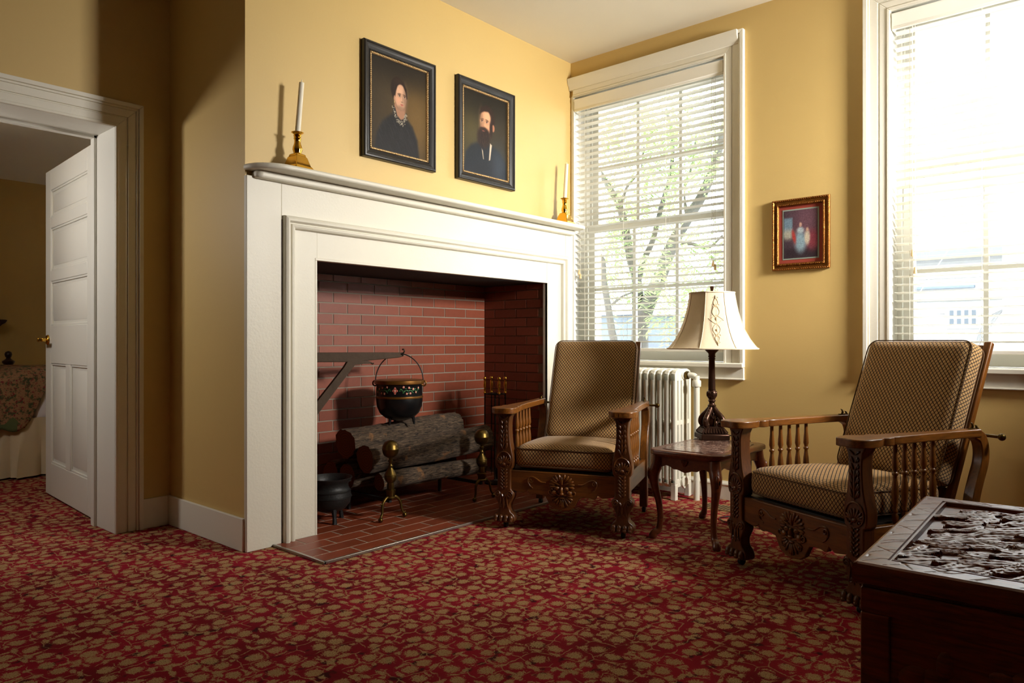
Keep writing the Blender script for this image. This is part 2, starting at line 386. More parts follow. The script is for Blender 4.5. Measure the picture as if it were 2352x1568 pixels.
# firebox lining
fb = struct('wall_firebox_back', MB().box(FX0-.02, FX1+.02, FY, FY+.05, 0, OZ+.012), M['grout'], 'red brick back of the firebox')
fs = struct('wall_firebox_right', MB().box(FX1, FX1+.02, .0, FY, 0, OZ+.012), M['grout'], 'shaded red brick right cheek of the firebox')
fl = struct('wall_firebox_left', MB().box(FX0-.02, FX0, .0, FY, 0, OZ+.012), M['grout'], 'red brick left cheek of the firebox')
struct('ceiling_firebox', MB().box(FX0-.02, FX1+.02, .012, FY+.02, OZ, OZ+.012), M['soot'], 'sooty black top of the firebox')
cache = {}
def brick(parent, mat, axis, a0, a1, z0, z1, face, proud=.004):
    """one brick: axis x = on the back wall, y/-y = on a cheek, f = tile lying on the floor"""
    L = round(a1-a0, 3); hh = round(z1-z0, 4); key = (axis, L, hh, mat.name)
    if key not in cache:
        mb = MB(); t = .012
        e = .0022
        def bl(u0,u1,w0,w1):
            lo = [(u0,w0),(u1,w0),(u1,w1),(u0,w1)]; hi = [(u0+e,w0+e),(u1-e,w0+e),(u1-e,w1-e),(u0+e,w1-e)]
            if axis == 'x': mb.hexa([(u,t,w) for u,w in lo], [(u,0,w) for u,w in hi])
            elif axis == 'f': mb.hexa([(u,w,-t) for u,w in lo], [(u,w,0) for u,w in hi])
            elif axis == '-y': mb.hexa([(t,u,w) for u,w in lo], [(0,u,w) for u,w in hi])
            else: mb.hexa([(-t,u,w) for u,w in lo], [(0,u,w) for u,w in hi])
        bl(-L/2, L/2, -hh/2, hh/2)
        nm = 'tile' if axis == 'f' else 'brick'
        o = mb.build(nm, mat, parent); cache[key] = o.data
    else:
        o = bpy.data.objects.new('tile' if axis == 'f' else 'brick', cache[key]); COL.objects.link(o); o.parent = parent
    c, zc = (a0+a1)/2, (z0+z1)/2
    o.location = {'x': (c, face-proud, zc), 'f': (c, zc, face+proud), '-y': (face-proud, c, zc), 'y': (face+proud, c, zc)}[axis]
    return o
RP, BP, J = .0668, .2133, .0050
zr = 1.308 - 19*RP; row = 0
while zr < OZ:
    off = 2.087 if row % 2 == 1 else 2.087 + BP/2     # row parity measured on the photograph
    z0, z1 = max(zr+J/2, .004), min(zr+RP-J/2, OZ)
    if z1 - z0 > .012:
        x = off - 10*BP
        while x < FX1:
            a, b = max(x+J/2, FX0), min(x+BP-J/2, FX1-.003)
            if b-a > .015: brick(fb, M['brick'], 'x', a, b, z0, z1, FY)
            x += BP
        y = (.49 if row % 2 == 1 else .389) - 2*BP
        while y < FY:
            a, b = max(y+J/2, .016), min(y+BP-J/2, FY-.006)
            if b-a > .015:
                brick(fs, M['brick'], '-y', a, b, z0, z1, FX1); brick(fl, M['brick'], 'y', a, b, z0, z1, FX0)
            y += BP
    zr += RP; row += 1
# hearth
HX0, HX1, HY0 = .135, 2.43, -.45
hb = MB(); hb.box(HX0, HX1, HY0, -.026, -.01, .0066); hb.box(FX0, FX1, -.03, FY, -.01, .0066)
hearth = struct('floor_hearth', hb, M['grout2'], 'hearth of red quarry tiles in running bond with steel edge strip')
TW, TL = .105, .216
for r in range(10):
    y0 = HY0 + .012 + r*TW; y1 = y0 + TW - .0062
    x0l, x1l = (HX0+.008, HX1-.008) if y1 < .0 else (FX0+.004, FX1-.004)
    x = HX0 + .008 - (TL/2 if r % 2 else 0)
    while x < x1l:
        a, b = max(x+.0031, x0l), min(x+TL-.0031, x1l)
        if b-a > .015: brick(hearth, M['tile'], 'f', a, b, y0, min(y1, FY-.004), .0066, .0014)
        x += TL
st = MB(); st.box(HX0-.004, HX1+.004, HY0-.006, HY0+.008, 0, .013); st.box(HX0-.006, HX0+.006, HY0-.006, -.03, 0, .013); st.box(HX1-.006, HX1+.006, HY0-.006, -.03, 0, .013)
st.build('edge_strip', M['steel'], hearth, bevel=.0015)
# baseboards
b1 = MB(); b1.box(-.016, 0, -.004, DY, 0, .158); b1.box(-.155, -.016, DY-.016, DY, 0, .158)
struct('baseboard_left', b1, M['white'], 'plain white baseboard beside the chimney breast', bevel=.003)
b2 = MB()
for a, b in ((-9.0, -.02),):
    b2.box(W-.018, W, a, b, 0, .088); b2.prism([(W, .088), (W-.018, .088), (W-.022, .094), (W-.02, .102), (W-.012, .108), (W-.008, .116), (W, .116)], 'y', a, b)
struct('baseboard_right', b2, M['white'], 'white moulded baseboard under the windows', smooth=30)

# door casing (nested stepped frames), jambs
def casing_frame(mb, steps, u0, u1, w0, w1, place, left=True, right=True, bottom=False):
    """steps: (outer offset, inner offset, depth) from the opening edge; place(u,w,d)->xyz"""
    def q(a, b, c, d_, dep):
        mb.hexa([place(*p, 0) for p in (a,b,c,d_)], [place(*p, dep) for p in (a,b,c,d_)])
    for o_, i_, dep in steps:
        L0 = u0-o_ if left else u0; L1 = u0-i_ if left else u0
        R0 = u1+o_ if right else u1; R1 = u1+i_ if right else u1
        if left: q((L0,w0),(L1,w0),(L1,w1+i_),(L0,w1+o_), dep)
        if right: q((R1,w0),(R0,w0),(R0,w1+o_),(R1,w1+i_), dep)
        q((L1,w1+i_),(R1,w1+i_),(R0,w1+o_),(L0,w1+o_), dep)
STEPS = [(.134,.112,.034),(.112,.100,.024),(.100,.060,.018),(.060,.052,.013),(.052,.014,.016),(.014,0,.021)]
t1 = MB(); casing_frame(t1, STEPS, DX0, DX1, 0, DZ, lambda u,w,d: (u, DY-d, w))
trim = struct('trim_1', t1, M['white'], 'white stepped casing around the bedroom doorway', bevel=.0025)
jm = MB(); jm.box(DX1-.002, DX1+.02, DY-.012, DY+.33, 0, DZ+.01); jm.box(DX0-.02, DX0+.002, DY-.012, DY+.33, 0, DZ+.01); jm.box(DX0, DX1, DY-.012, DY+.33, DZ-.002, DZ+.02)
jm.box(DX1-.016, DX1, DY+.24, DY+.285, 0, DZ); jm.box(DX0, DX0+.016, DY+.24, DY+.285, 0, DZ); jm.box(DX0, DX1, DY+.24, DY+.285, DZ-.016, DZ)
jm.build('jamb', M['white2'], trim, bevel=.002)

# windows
def window(idx, y0, y1, left, label):
    wn = thing('window_%d' % idx, label, None, (W, (y0+y1)/2, WZ[0]), kind='structure'); off = (W, (y0+y1)/2, WZ[0])
    cs = MB(); casing_frame(cs, STEPS, -y1, -y0, WZ[0]-.005, WZ[1], lambda u,w,d: (W-d, -u, w), left=left)
    if not left:    # crown of the head casing returning against the corner
        cs.prism([(W, WZ[1]+.05), (W-.022, WZ[1]+.05), (W-.03, WZ[1]+.075), (W-.045, WZ[1]+.10), (W-.05, WZ[1]+.134), (W, WZ[1]+.134)], 'y', y0-.10, -.002)
    cs.build('casing', M['white'], wn, bevel=.0025, off=off)
    jb = MB(); D = .33
    jb.box(W-.006, W+D, y1-.004, y1+.02, WZ[0], WZ[1]+.01); jb.box(W-.006, W+D, y0-.02, y0+.004, WZ[0], WZ[1]+.01); jb.box(W-.006, W+D, y0, y1, WZ[1]-.004, WZ[1]+.02)
    for s, yj in ((1, y1-.004), (-1, y0+.004)):   # stops and sash guides
        for xa, xb, t in ((.13,.15,.022),(.20,.212,.018),(.262,.285,.03)):
            jb.box(W+xa, W+xb, min(yj, yj-s*t), max(yj, yj-s*t), WZ[0], WZ[1])
    for xa, xb, t in ((.13,.15,.03),(.20,.212,.02)): jb.box(W+xa, W+xb, y0, y1, WZ[1]-.004-t, WZ[1]-.004)
    jb.build('jamb', M['white2'], wn, bevel=.002, off=off)
    sl = MB(); ya, yb = y0-.136, (y1+.136 if left else -.004)
    sl.prism([(W-.045,ya),(W-.045,yb),(W-.002,yb),(W-.002,y1),(W+.33,y1),(W+.33,y0),(W-.002,y0),(W-.002,ya)], 'z', WZ[0]-.03, WZ[0]); sl.build('sill', M['white'], wn, bevel=.006, off=off)
    ap = MB(); ap.box(W-.02, W, ya+.004, yb-.004, WZ[0]-.098, WZ[0]-.03); ap.box(W-.026, W, ya+.002, yb-.002, WZ[0]-.106, WZ[0]-.096); ap.build('apron', M['white'], wn, bevel=.003, off=off)
    # two sashes with three by two panes each
    ins = .028
    for nm, xs, za, zb in (('upper_sash', W+.222, 1.83, WZ[1]-.024), ('lower_sash', W+.172, WZ[0]+.002, 1.872)):
        yl, yh = y0+ins, y1-ins; fr = MB(); st_ = .052; tp = .045; bt = .045 if nm[0] == 'u' else .085
        fr.box(xs-.02, xs+.02, yl, yl+st_, za, zb); fr.box(xs-.02, xs+.02, yh-st_, yh, za, zb)
        fr.box(xs-.02, xs+.02, yl+st_, yh-st_, za, za+bt); fr.box(xs-.02, xs+.02, yl+st_, yh-st_, zb-tp, zb)
        sash = fr.build(nm, M['white2'], wn, bevel=.003, off=off)
        ga, gb, gz0, gz1 = yl+st_, yh-st_, za+bt, zb-tp; cw = (gb-ga)/3; rh = (gz1-gz0)/2
        mu = MB()
        for k in (1, 2): mu.box(xs-.016, xs+.016, ga+k*cw-.011, ga+k*cw+.011, gz0, gz1)
        mu.box(xs-.0155, xs+.0155, ga, gb, gz0+rh-.011, gz0+rh+.011); mu.build('muntin', M['white2'], sash, bevel=.003, off=off)
        for k in range(3):
            for j in range(2):
                pn = MB().box(xs-.0015, xs+.0015, ga+k*cw+.009, ga+(k+1)*cw-.009, gz0+j*rh+.009, gz0+(j+1)*rh-.009)
                pn.build('pane', M['glass'], sash, off=off)
    return wn
window(1, W1[0], W1[1], False, 'white double-hung sash window in the corner beside the fireplace')
window(2, W2[0], W2[1], True, 'white double-hung sash window at the right edge of the view')

# door leaf, open into the bedroom
hinge = Vector((-.262, 1.165, 0)); ang = math.radians(86.5)     # leaf runs from the hinge towards +Y
dr = thing('door_1', 'white panelled door standing open into the bedroom', None, hinge, ang, kind='structure')
LW, LT, Z0, Z1 = 1.03, .042, .012, DZ-.012
# local: x along the leaf, y thickness (0 = face seen from the room side is +y)
xs_ = [0, .13, LW-.13, LW]; db = MB()
rails = [(Z0, .25), (.90, 1.12), (1.44, 1.525), (1.785, 1.87), (DZ-.16, Z1)]
db.box(0, .125, -LT, 0, Z0, Z1); db.box(LW-.125, LW, -LT, 0, Z0, Z1)
rz = [(Z0, .22), (.86, 1.10), (1.385, 1.455), (1.725, 1.795), (DZ-.145, Z1)]
for a, b in rz: db.box(.125, LW-.125, -LT, 0, a, b)
db.box(LW/2-.05, LW/2+.05, -LT, 0, .22, .86)
leaf = db.build('door_frame', M['white2'], dr, bevel=.003)
cells = [(.125, LW/2-.05, .22, .86), (LW/2+.05, LW-.125, .22, .86)] + [(.125, LW-.125, rz[i][1], rz[i+1][0]) for i in (1, 2, 3)]
for xa, xb, za, zb in cells:
    p = MB()
    p.box(xa-.004, xb+.004, -LT+.012, -.012, za-.004, zb+.004)
    i1, i2 = .03, .048
    for sgn, yb_, yt in ((1, -.012, -.004), (-1, -LT+.012, -LT+.004)):
        p.hexa([(xa+i1,yb_,za+i1),(xb-i1,yb_,za+i1),(xb-i1,yb_,zb-i1),(xa+i1,yb_,zb-i1)], [(xa+i2,yt,za+i2),(xb-i2,yt,za+i2),(xb-i2,yt,zb-i2),(xa+i2,yt,zb-i2)])
    for bx in ((xa,xb,za,za+.012),(xa,xb,zb-.012,zb),(xa,xa+.012,za,zb),(xb-.012,xb,za,zb)): p.box(bx[0], bx[1], -.012, -.004, bx[2], bx[3])
    p.build('panel', M['white2'], dr, bevel=.002)
hd = MB(); hx, hz = LW-.065, 1.01
hd.lathe([(.034,0),(.034,.004),(.03,.010),(.012,.014),(.012,.05)], 24); hd.xf(Matrix.Translation((hx, 0, hz)) @ Matrix.Rotation(-PI/2, 4, 'X'))
ho = hd.build('lever_handle', M['brass'], dr, smooth=40); tag(ho, 'polished brass lever handle')
hv = MB(); hv.prism([(-.012,-.012),(.012,-.012),(.012,.012),(-.012,.012)], 'y', .04, .062); hv.box(-.11, .012, .042, .060, -.010, .010); hv.xf(Matrix.Translation((hx, 0, hz))); hv.build('lever', M['brass'], ho, bevel=.004)
for hz_ in (.24, 1.86):
    h = MB(); h.lathe([(.007,-.05),(.007,.05)], 10, (-.012, -.004, hz_))
    for k in (-1,1): h.sphere((-.012,-.004,hz_+k*.053), .007, 8, 6)
    h.box(-.012, .0, -.03, .0, hz_-.045, hz_+.045); h.build('hinge', M['hinge'], dr, smooth=40)

# ================================================================== FIREPLACE
SY = -.026      # front of the surround boards
mt = thing('mantelpiece', 'white painted wooden mantelpiece with curved-end shelf framing the fireplace', 'mantelpiece', (W/2, 0, 0)); mo = (W/2, 0, 0)
mb = MB(); mb.box(-.006, .178, SY, 0, 0, 1.79); mb.build('stile', M['mantel'], mt, bevel=.003, off=mo)
mb = MB(); mb.box(2.50, W-.002, SY, 0, 0, 1.79); mb.build('stile', M['mantel'], mt, bevel=.003, off=mo)
mb = MB(); mb.box(.178, 2.50, SY+.0015, 0, 1.60, 1.79); mb.build('frieze_board', M['mantel'], mt, bevel=.003, off=mo)
IY = SY + .006
mb = MB(); mb.box(.19, OX0, IY, 0, .006, 1.60); mb.box(OX0-.012, OX0, IY-.002, .02, .006, OZ); mb.build('inner_jamb_board', M['mantel'], mt, bevel=.002, off=mo)
mb = MB(); mb.box(OX1, 2.50, IY, 0, .006, 1.60); mb.box(OX1, OX1+.012, IY-.002, .02, .006, OZ); mb.build('inner_jamb_board', M['mantel'], mt, bevel=.002, off=mo)
mb = MB(); mb.box(OX0, OX1, IY+.0015, 0, OZ, 1.60); mb.box(OX0-.012, OX1+.012, IY-.003, .012, OZ-.001, OZ+.012); mb.build('lintel_board', M['mantel'], mt, bevel=.002, off=mo)
# stepped bolection moulding around the opening
mb = MB()
def bol(u0, u1, w1, prof):
    n = len(prof); pts = []
    for o_, d in prof:     # o_ inwards offset from the outer edge
        pts.append([(u0+o_, SY-d, .006), (u0+o_, SY-d, w1-o_), (u1-o_, SY-d, w1-o_), (u1-o_, SY-d, .006)])
    vs = [p for ring in pts for p in ring]; fs_ = []
    for i in range(n-1):
        for k in range(3): fs_.append((i*4+k, i*4+k+1, (i+1)*4+k+1, (i+1)*4+k))
    mb.add(vs, fs_)
bol(.186, 2.512, 1.622, [(0, -.004), (0, .014), (.004, .024), (.014, .029), (.024, .026), (.030, .016), (.033, .010), (.037, .010), (.041, .018), (.050, .021), (.058, .016), (.062, .004), (.062, -.01)])
mb.build('bolection_moulding', M['mantel'], mt, smooth=28, off=mo)
# shelf with rounded ends
SZ = 1.842; SD = .165; xl, xr = -.012, 2.585
def shelf_poly(x0, x1, d, r, back=0.0):
    P = [(x0, back)]
    for i in range(13):
        a = PI - (PI/2)*i/12; P.append((x0 + r*1.0 + r*math.cos(a), -(d - r*.95) - r*.95*math.sin(a)))
    for i in range(13):
        a = PI/2 - (PI/2)*i/12; P.append((x1 - r*.35 + r*.35*math.cos(a), -(d - r*.35) - r*.35*math.sin(a)))
    P.append((x1, back)); return P
mb = MB(); mb.prism(shelf_poly(xl, xr, SD, .16), 'z', SZ-.027, SZ); mb.build('shelf', M['mantel'], mt, bevel=.010, off=mo, bseg=4)
mb = MB(); mb.prism(shelf_poly(.03, 2.565, .068, .03), 'z', SZ-.062, SZ-.026); mb.build('bed_moulding', M['mantel'], mt, bevel=.013, off=mo, bseg=4)

def candlestick(x, y, label, lean, ang):
    t = thing('candlestick', label, 'candlestick', (x, y, SZ), ang, 'brass candlesticks on the mantel shelf')
    b = MB(); sq = [(.066,0),(.066,.006),(.058,.016),(.055,.018),(.040,.060),(.034,.066),(.034,.074),(.022,.080)]
    b.lathe([(r*1.2, z) for r, z in sq], 4, rot=PI/4); b.build('square_base', M['brass'], t, bevel=.003)
    s = MB(); s.lathe([(.020,.078),(.019,.084),(.024,.098),(.022,.112),(.016,.130),(.015,.146),(.019,.154),(.016,.160),(.020,.168),(.017,.172),(.020,.176),(.030,.182),(.030,.184),(.016,.185)], 24)
    s.build('stem', M['brass'], t, smooth=50)
    c = MB(); c.tube([(0,0,.17),(lean[0]*.5,lean[1]*.5,.30),(lean[0],lean[1],.43)], [.0135,.013,.0125], 14); c.build('candle', M['wax'], t, smooth=50)
    w = MB(); w.tube([(lean[0],lean[1],.425),(lean[0]*1.01,lean[1]*1.01,.436),(lean[0]*1.03,lean[1]*1.03,.444)], .0024, 6); w.build('wick', M['wax'], t)
candlestick(.225, -.092, 'brass candlestick with leaning white candle at left end of mantel', (.014, -.014), .15)
candlestick(2.40, -.092, 'brass candlestick with white candle at the window end of mantel', (.012, -.010), .1)

# ------------------------------------------------------------------ framed pictures
def paint_grid(name, mat, parent, x0, x1, z0, z1, y, fn, nx, nz, place=None):
    u = np.linspace(0, 1, nx+1); v = np.linspace(0, 1, nz+1); U, V = np.meshgrid(u, v)
    X = x0 + (x1-x0)*U; Z = z0 + (z1-z0)*V
    if place is None: vs = np.stack([X, np.full_like(X, y), Z], -1).reshape(-1, 3)
    else: vs = np.array([place(a, b) for a, b in zip(X.ravel(), Z.ravel())])
    i = np.arange(nx*nz); r, c = i//nx, i % nx; a = r*(nx+1)+c
    fs_ = np.stack([a, a+1, a+nx+2, a+nx+1], -1)
    me = bpy.data.meshes.new(name); me.from_pydata(vs.tolist(), [], fs_.tolist())
    colr = fn(U.ravel(), V.ravel()); colr = np.clip(colr, 0, 255)/255.0
    colr = np.where(colr <= .04045, colr/12.92, ((colr+.055)/1.055)**2.4)
    at = me.color_attributes.new('paint', 'FLOAT_COLOR', 'POINT'); at.data.foreach_set('color', np.concatenate([colr, np.ones((len(colr),1))], 1).astype(np.float32).ravel())
    me.materials.append(mat); o = bpy.data.objects.new(name, me); COL.objects.link(o); o.parent = parent; return o
def sm(e0, e1, x):
    t = np.clip((x-e0)/(e1-e0), 0, 1); return t*t*(3-2*t)
class Art:
    def __init__(s, u, v): s.u, s.v = u, v; s.c = np.zeros((len(u), 3))
    def lay(s, m, col): s.c = s.c*(1-m[:,None]) + np.array(col, float)[None,:]*m[:,None]
    def ell(s, cx, cy, rx, ry, col, soft=.15, rot=0, op=1, ext=None):
        du, dv = s.u-cx, s.v-cy; cr, sr = math.cos(rot), math.sin(rot); a = (du*cr + dv*sr)/rx; b = (-du*sr + dv*cr)/ry
        m = op*(1-sm(1-soft, 1+soft, np.sqrt(a*a+b*b)))
        if ext is not None: m = m*ext
        s.lay(m, col)
    def poly(s, pts, col, soft=.01, op=1):
        pts = np.array(pts); n = len(pts); ins = np.zeros(len(s.u), bool); d = np.full(len(s.u), 9.)
        for i in range(n):
            (x0,y0),(x1,y1) = pts[i], pts[(i+1)%n]
            cond = ((y0 > s.v) != (y1 > s.v)) & (s.u < (x1-x0)*(s.v-y0)/(y1-y0+1e-12)+x0); ins ^= cond
            L2 = (x1-x0)**2+(y1-y0)**2; t = np.clip(((s.u-x0)*(x1-x0)+(s.v-y0)*(y1-y0))/L2, 0, 1)
            d = np.minimum(d, np.hypot(s.u-x0-t*(x1-x0), s.v-y0-t*(y1-y0)))
        sd = np.where(ins, -d, d); s.lay(op*(1-sm(-soft, soft, sd)), col)
    def grain(s, amt, seed):
        r = np.random.default_rng(seed); s.c = s.c*(1+amt*(r.random(len(s.u))[:,None]-.5))
def face(A, cx, cy, s, skin, turn, lip):
    """oval painted head: s scales it, turn -1/1 puts the shaded side left or right"""
    dk = tuple(v*.62 for v in skin); md = tuple(v*.84 for v in skin); lt = tuple(min(255, v*1.10) for v in skin)
    A.ell(cx, cy, .105*s, .140*s, skin, .09); A.ell(cx-turn*.03*s, cy+.07*s, .06*s, .05*s, lt, .8, op=.8)
    A.ell(cx+turn*.088*s, cy-.01*s, .036*s, .125*s, dk, .9, op=.75); A.ell(cx, cy-.125*s, .07*s, .022*s, dk, .9, op=.6)
    A.ell(cx-turn*.045*s, cy-.035*s, .035*s, .04*s, tuple(np.array(lt)*(1.02,.93,.90)), .9, op=.6)
    fx = cx+turn*.020*s
    for k in (-1, 1):
        ex = fx+k*.047*s; A.ell(ex, cy+.012*s, .032*s, .020*s, md, .9, op=.9); A.ell(ex, cy+.030*s, .032*s, .0065*s, (70,46,34), .6, k*-.12, .75)
        A.ell(ex, cy+.008*s, .020*s, .0075*s, (196,170,150), .5, op=.7); A.ell(ex+turn*.004*s, cy+.009*s, .0095*s, .0085*s, (46,32,26), .5, op=.95); A.ell(ex, cy+.016*s, .023*s, .004*s, (60,40,32), .6, op=.8)
    A.ell(fx+turn*.010*s, cy-.020*s, .010*s, .040*s, md, .9, op=.8); A.ell(fx-turn*.004*s, cy-.026*s, .006*s, .030*s, lt, .9, op=.8)
    A.ell(fx+turn*.004*s, cy-.054*s, .019*s, .008*s, dk, .8, op=.7)
    A.ell(fx, cy-.083*s, .027*s, .0065*s, lip, .5, op=.9); A.ell(fx, cy-.093*s, .021*s, .006*s, tuple(min(255, v*1.2) for v in lip), .7, op=.8)
def portrait_woman(u, v):
    A = Art(u, v); A.lay(np.ones_like(u), (46, 38, 25)); A.ell(.80, .42, .42, .46, (104, 80, 42), .95); A.ell(.22, .55, .3, .45, (66, 54, 35), .9, op=.7)
    A.ell(.5, 1.02, .8, .22, (36, 30, 22), .9); hair = (40, 27, 20)
    A.poly([(.06,-.02),(.10,.18),(.20,.32),(.36,.42),(.62,.42),(.74,.34),(.83,.20),(.87,-.02)], (33, 32, 33), .03)
    A.poly([(.42,.62),(.40,.46),(.48,.36),(.60,.40),(.615,.56)], (158, 116, 90), .02)
    A.ell(.47, .715, .125, .130, hair, .10); A.ell(.40, .70, .045, .10, hair, .3); A.ell(.415, .60, .016, .034, (178, 132, 104), .25)
    face(A, .525, .635, .98, (196, 152, 122), 1, (150, 80, 70))
    A.poly([(.425,.625),(.405,.70),(.43,.775),(.50,.82),(.515,.795),(.465,.745),(.440,.69)], hair, .012); A.poly([(.505,.825),(.58,.80),(.63,.735),(.643,.64),(.628,.63),(.61,.70),(.565,.765),(.512,.797)], hair, .012)
    A.ell(.49, .80, .07, .025, (58, 40, 28), .8, .1, .6); A.ell(.412, .562, .006, .012, (200, 170, 110), .4)
    A.poly([(.40,.52),(.375,.44),(.46,.335),(.55,.315),(.60,.36),(.635,.47),(.61,.47),(.575,.40),(.53,.38),(.46,.42),(.425,.50)], (46, 43, 41), .01)
    r = np.random.default_rng(3)
    for a, b in (((.400,.51),(.425,.42)),((.425,.42),(.49,.35)),((.49,.35),(.56,.345)),((.56,.345),(.605,.41)),((.605,.41),(.624,.46))):
        for k in range(16):
            t = r.random(); A.ell(a[0]+(b[0]-a[0])*t+r.normal()*.012, a[1]+(b[1]-a[1])*t+r.normal()*.012, .007, .005, (178, 168, 146), .5, op=.85)
    for k in range(40): A.ell(.15+.62*r.random(), .34*r.random(), .05, .0035, (52, 51, 52), .7, -.9, .5)
    for k in range(60): A.ell(r.random(), .45+.5*r.random(), .03, .003, (88, 70, 42), .8, -.7, .16)
    A.grain(.05, 1); return A.c
def portrait_man(u, v):
    A = Art(u, v); A.lay(np.ones_like(u), (42, 36, 25)); A.ell(.2, .45, .35, .38, (72, 64, 36), .95); A.ell(.85, .5, .35, .5, (56, 48, 32), .9, op=.7); A.ell(.5, 1.0, .8, .24, (32, 28, 20), .9)
    A.poly([(.02,-.02),(.06,.24),(.18,.34),(.36,.40),(.64,.40),(.82,.34),(.96,.22),(1.0,-.02)], (32, 35, 40), .03); hair = (44, 29, 22)
    A.ell(.80, .14, .16, .24, (52, 60, 70), .95, op=.7); A.ell(.40, .12, .25, .2, (26, 28, 32), .9, op=.6)
    A.poly([(.60,.42),(.645,.40),(.605,.21),(.575,.20)], (188, 172, 150), .008); A.poly([(.41,.33),(.44,.30),(.46,.20),(.445,.20)], (170, 156, 134), .008)
    A.ell(.545, .715, .165, .155, hair, .10); A.ell(.675, .615, .030, .045, (170, 112, 82), .25)
    face(A, .50, .655, 1.18, (200, 148, 112), -1, (140, 72, 60))
    A.poly([(.36,.74),(.39,.83),(.50,.865),(.63,.84),(.69,.74),(.67,.66),(.645,.68),(.635,.76),(.57,.80),(.47,.79),(.40,.765)], hair, .014)
    A.ell(.625, .60, .035, .10, hair, .5); A.ell(.47, .515, .135, .075, hair, .35); A.ell(.455, .45, .135, .115, (40, 26, 20), .35); A.ell(.44, .60, .030, .014, (160, 108, 80), .8, op=.5)
    A.ell(.45, .570, .075, .020, (52, 34, 25), .5); A.ell(.45, .548, .030, .007, (130, 70, 58), .6)
    for ex in (.425, .535):
        rr = np.hypot((u-ex)/.048, (v-.662)/.032); A.lay(.45*(1-sm(.0, .14, np.abs(rr-1))), (156, 124, 84))
    r = np.random.default_rng(8)
    for k in range(50): A.ell(.4+.16*r.normal()*.5+.05, .36+.2*r.random(), .004, .02, (62, 42, 30), .7, r.normal()*.3, .5)
    A.grain(.05, 2); return A.c
def portrait_frame(x0, x1, z0, z1, fn, label):
    yb = -.038; c = ((x0+x1)/2, 0, z0)
    t = thing('framed_portrait', label, 'painting', c, 0, 'oil portraits above the mantel')
    f = MB(); prof = [(0,0),(0,.030),(.006,.036),(.012,.037),(.016,.032),(.022,.031),(.034,.024),(.042,.020),(.046,.022),(.050,.018),(.050,.006)]
    pts = [[(x0+o,-d,z0+o),(x1-o,-d,z0+o),(x1-o,-d,z1-o),(x0+o,-d,z1-o)] for o, d in prof]; vs = [p for r in pts for p in r]; fs_ = []
    for i in range(len(prof)-1):
        for k in range(4): fs_.append((i*4+k, i*4+(k+1)%4, (i+1)*4+(k+1)%4, (i+1)*4+k))
    f.add(vs, fs_); f.build('frame', M['frameblk'], t, smooth=25, off=c)
    b = MB(); o = .049; s = .0075
    def beads(a, bb, horiz):
        n = int(abs(bb-a)/.0105)
        for k in range(n+1):
            q = a + (bb-a)*k/n; p = (q, -.019, horiz) if horiz in (z0+o+.006, z1-o-.006) else (horiz, -.019, q)
            b.sphere(p, (.0052,.004,.0062), 5, 4)
    for zz in (z0+o+.006, z1-o-.006): beads(x0+o+.006, x1-o-.006, zz)
    for xx in (x0+o+.006, x1-o-.006): beads(z0+o+.006, z1-o-.006, xx)
    b.box(x0+o, x1-o, -.016, -.008, z0+o, z0+o+.012); b.box(x0+o, x1-o, -.016, -.008, z1-o-.012, z1-o); b.box(x0+o, x0+o+.012, -.016, -.008, z0+o, z1-o); b.box(x1-o-.012, x1-o, -.016, -.008, z0+o, z1-o)
    b.build('gilt_liner', M['giltbead'], t, smooth=60, off=c)
    i = o+.011
    cv = paint_grid('canvas', M['canvas'], t, x0+i-c[0], x1-i-c[0], z0+i-c[2], z1-i-c[2], -.010, fn, 190, 220)
    bk = MB().box(x0+.01, x1-.01, -.008, -.001, z0+.01, z1-.01); bk.build('backing', M['black'], t, off=c)
portrait_frame(.675, 1.205, 2.012, 2.652, portrait_woman, 'black-framed oil portrait of a dark-haired woman in lace collar')
portrait_frame(1.392, 1.928, 2.012, 2.656, portrait_man, 'black-framed oil portrait of a bearded man in dark coat')

def generic_print(u, v):     # loose interior scene in the print's colours
    A = Art(u, v); A.lay(np.ones_like(u), (70, 58, 66)); A.ell(.75, .75, .5, .5, (104, 74, 84), .8); A.poly([(0,.45),(.26,.45),(.26,.85),(0,.85)], (112, 134, 150), .03)
    A.ell(.12, .50, .16, .10, (170, 166, 150), .8); A.poly([(0,0),(1,0),(1,.22),(0,.2)], (56, 46, 52), .06); A.ell(.86, .36, .2, .2, (134, 64, 74), .6)
    A.ell(.50, .34, .17, .22, (136, 160, 172), .5); A.ell(.50, .58, .10, .06, (168, 180, 186), .5); A.ell(.50, .69, .04, .045, (190, 152, 134), .4)
    A.ell(.70, .42, .08, .15, (196, 184, 164), .5); A.ell(.70, .58, .035, .04, (186, 148, 128), .4); A.ell(.30, .45, .05, .14, (170, 66, 62), .6, .3); A.grain(.25, 5); return A.c
pc = (W, -1.692, 1.425)
t = thing('framed_print', 'small gilt-framed colour print with red mat hanging between the windows', 'picture', pc)
f = MB(); y0, y1, z0, z1 = -1.860, -1.524, 1.426, 1.849
prof = [(0,.001),(0,.012),(.004,.019),(.010,.020),(.014,.014),(.026,.012),(.030,.018),(.036,.020),(.040,.014),(.042,.006)]
pts = [[(W-d, y0+o, z0+o), (W-d, y1-o, z0+o), (W-d, y1-o, z1-o), (W-d, y0+o, z1-o)] for o, d in prof]
f.add([p for r in pts for p in r], [(i*4+k, i*4+(k+1)%4, (i+1)*4+(k+1)%4, (i+1)*4+k) for i in range(len(prof)-1) for k in range(4)])
f.build('frame', M['gilt'], t, smooth=25, off=pc)
rp = MB()
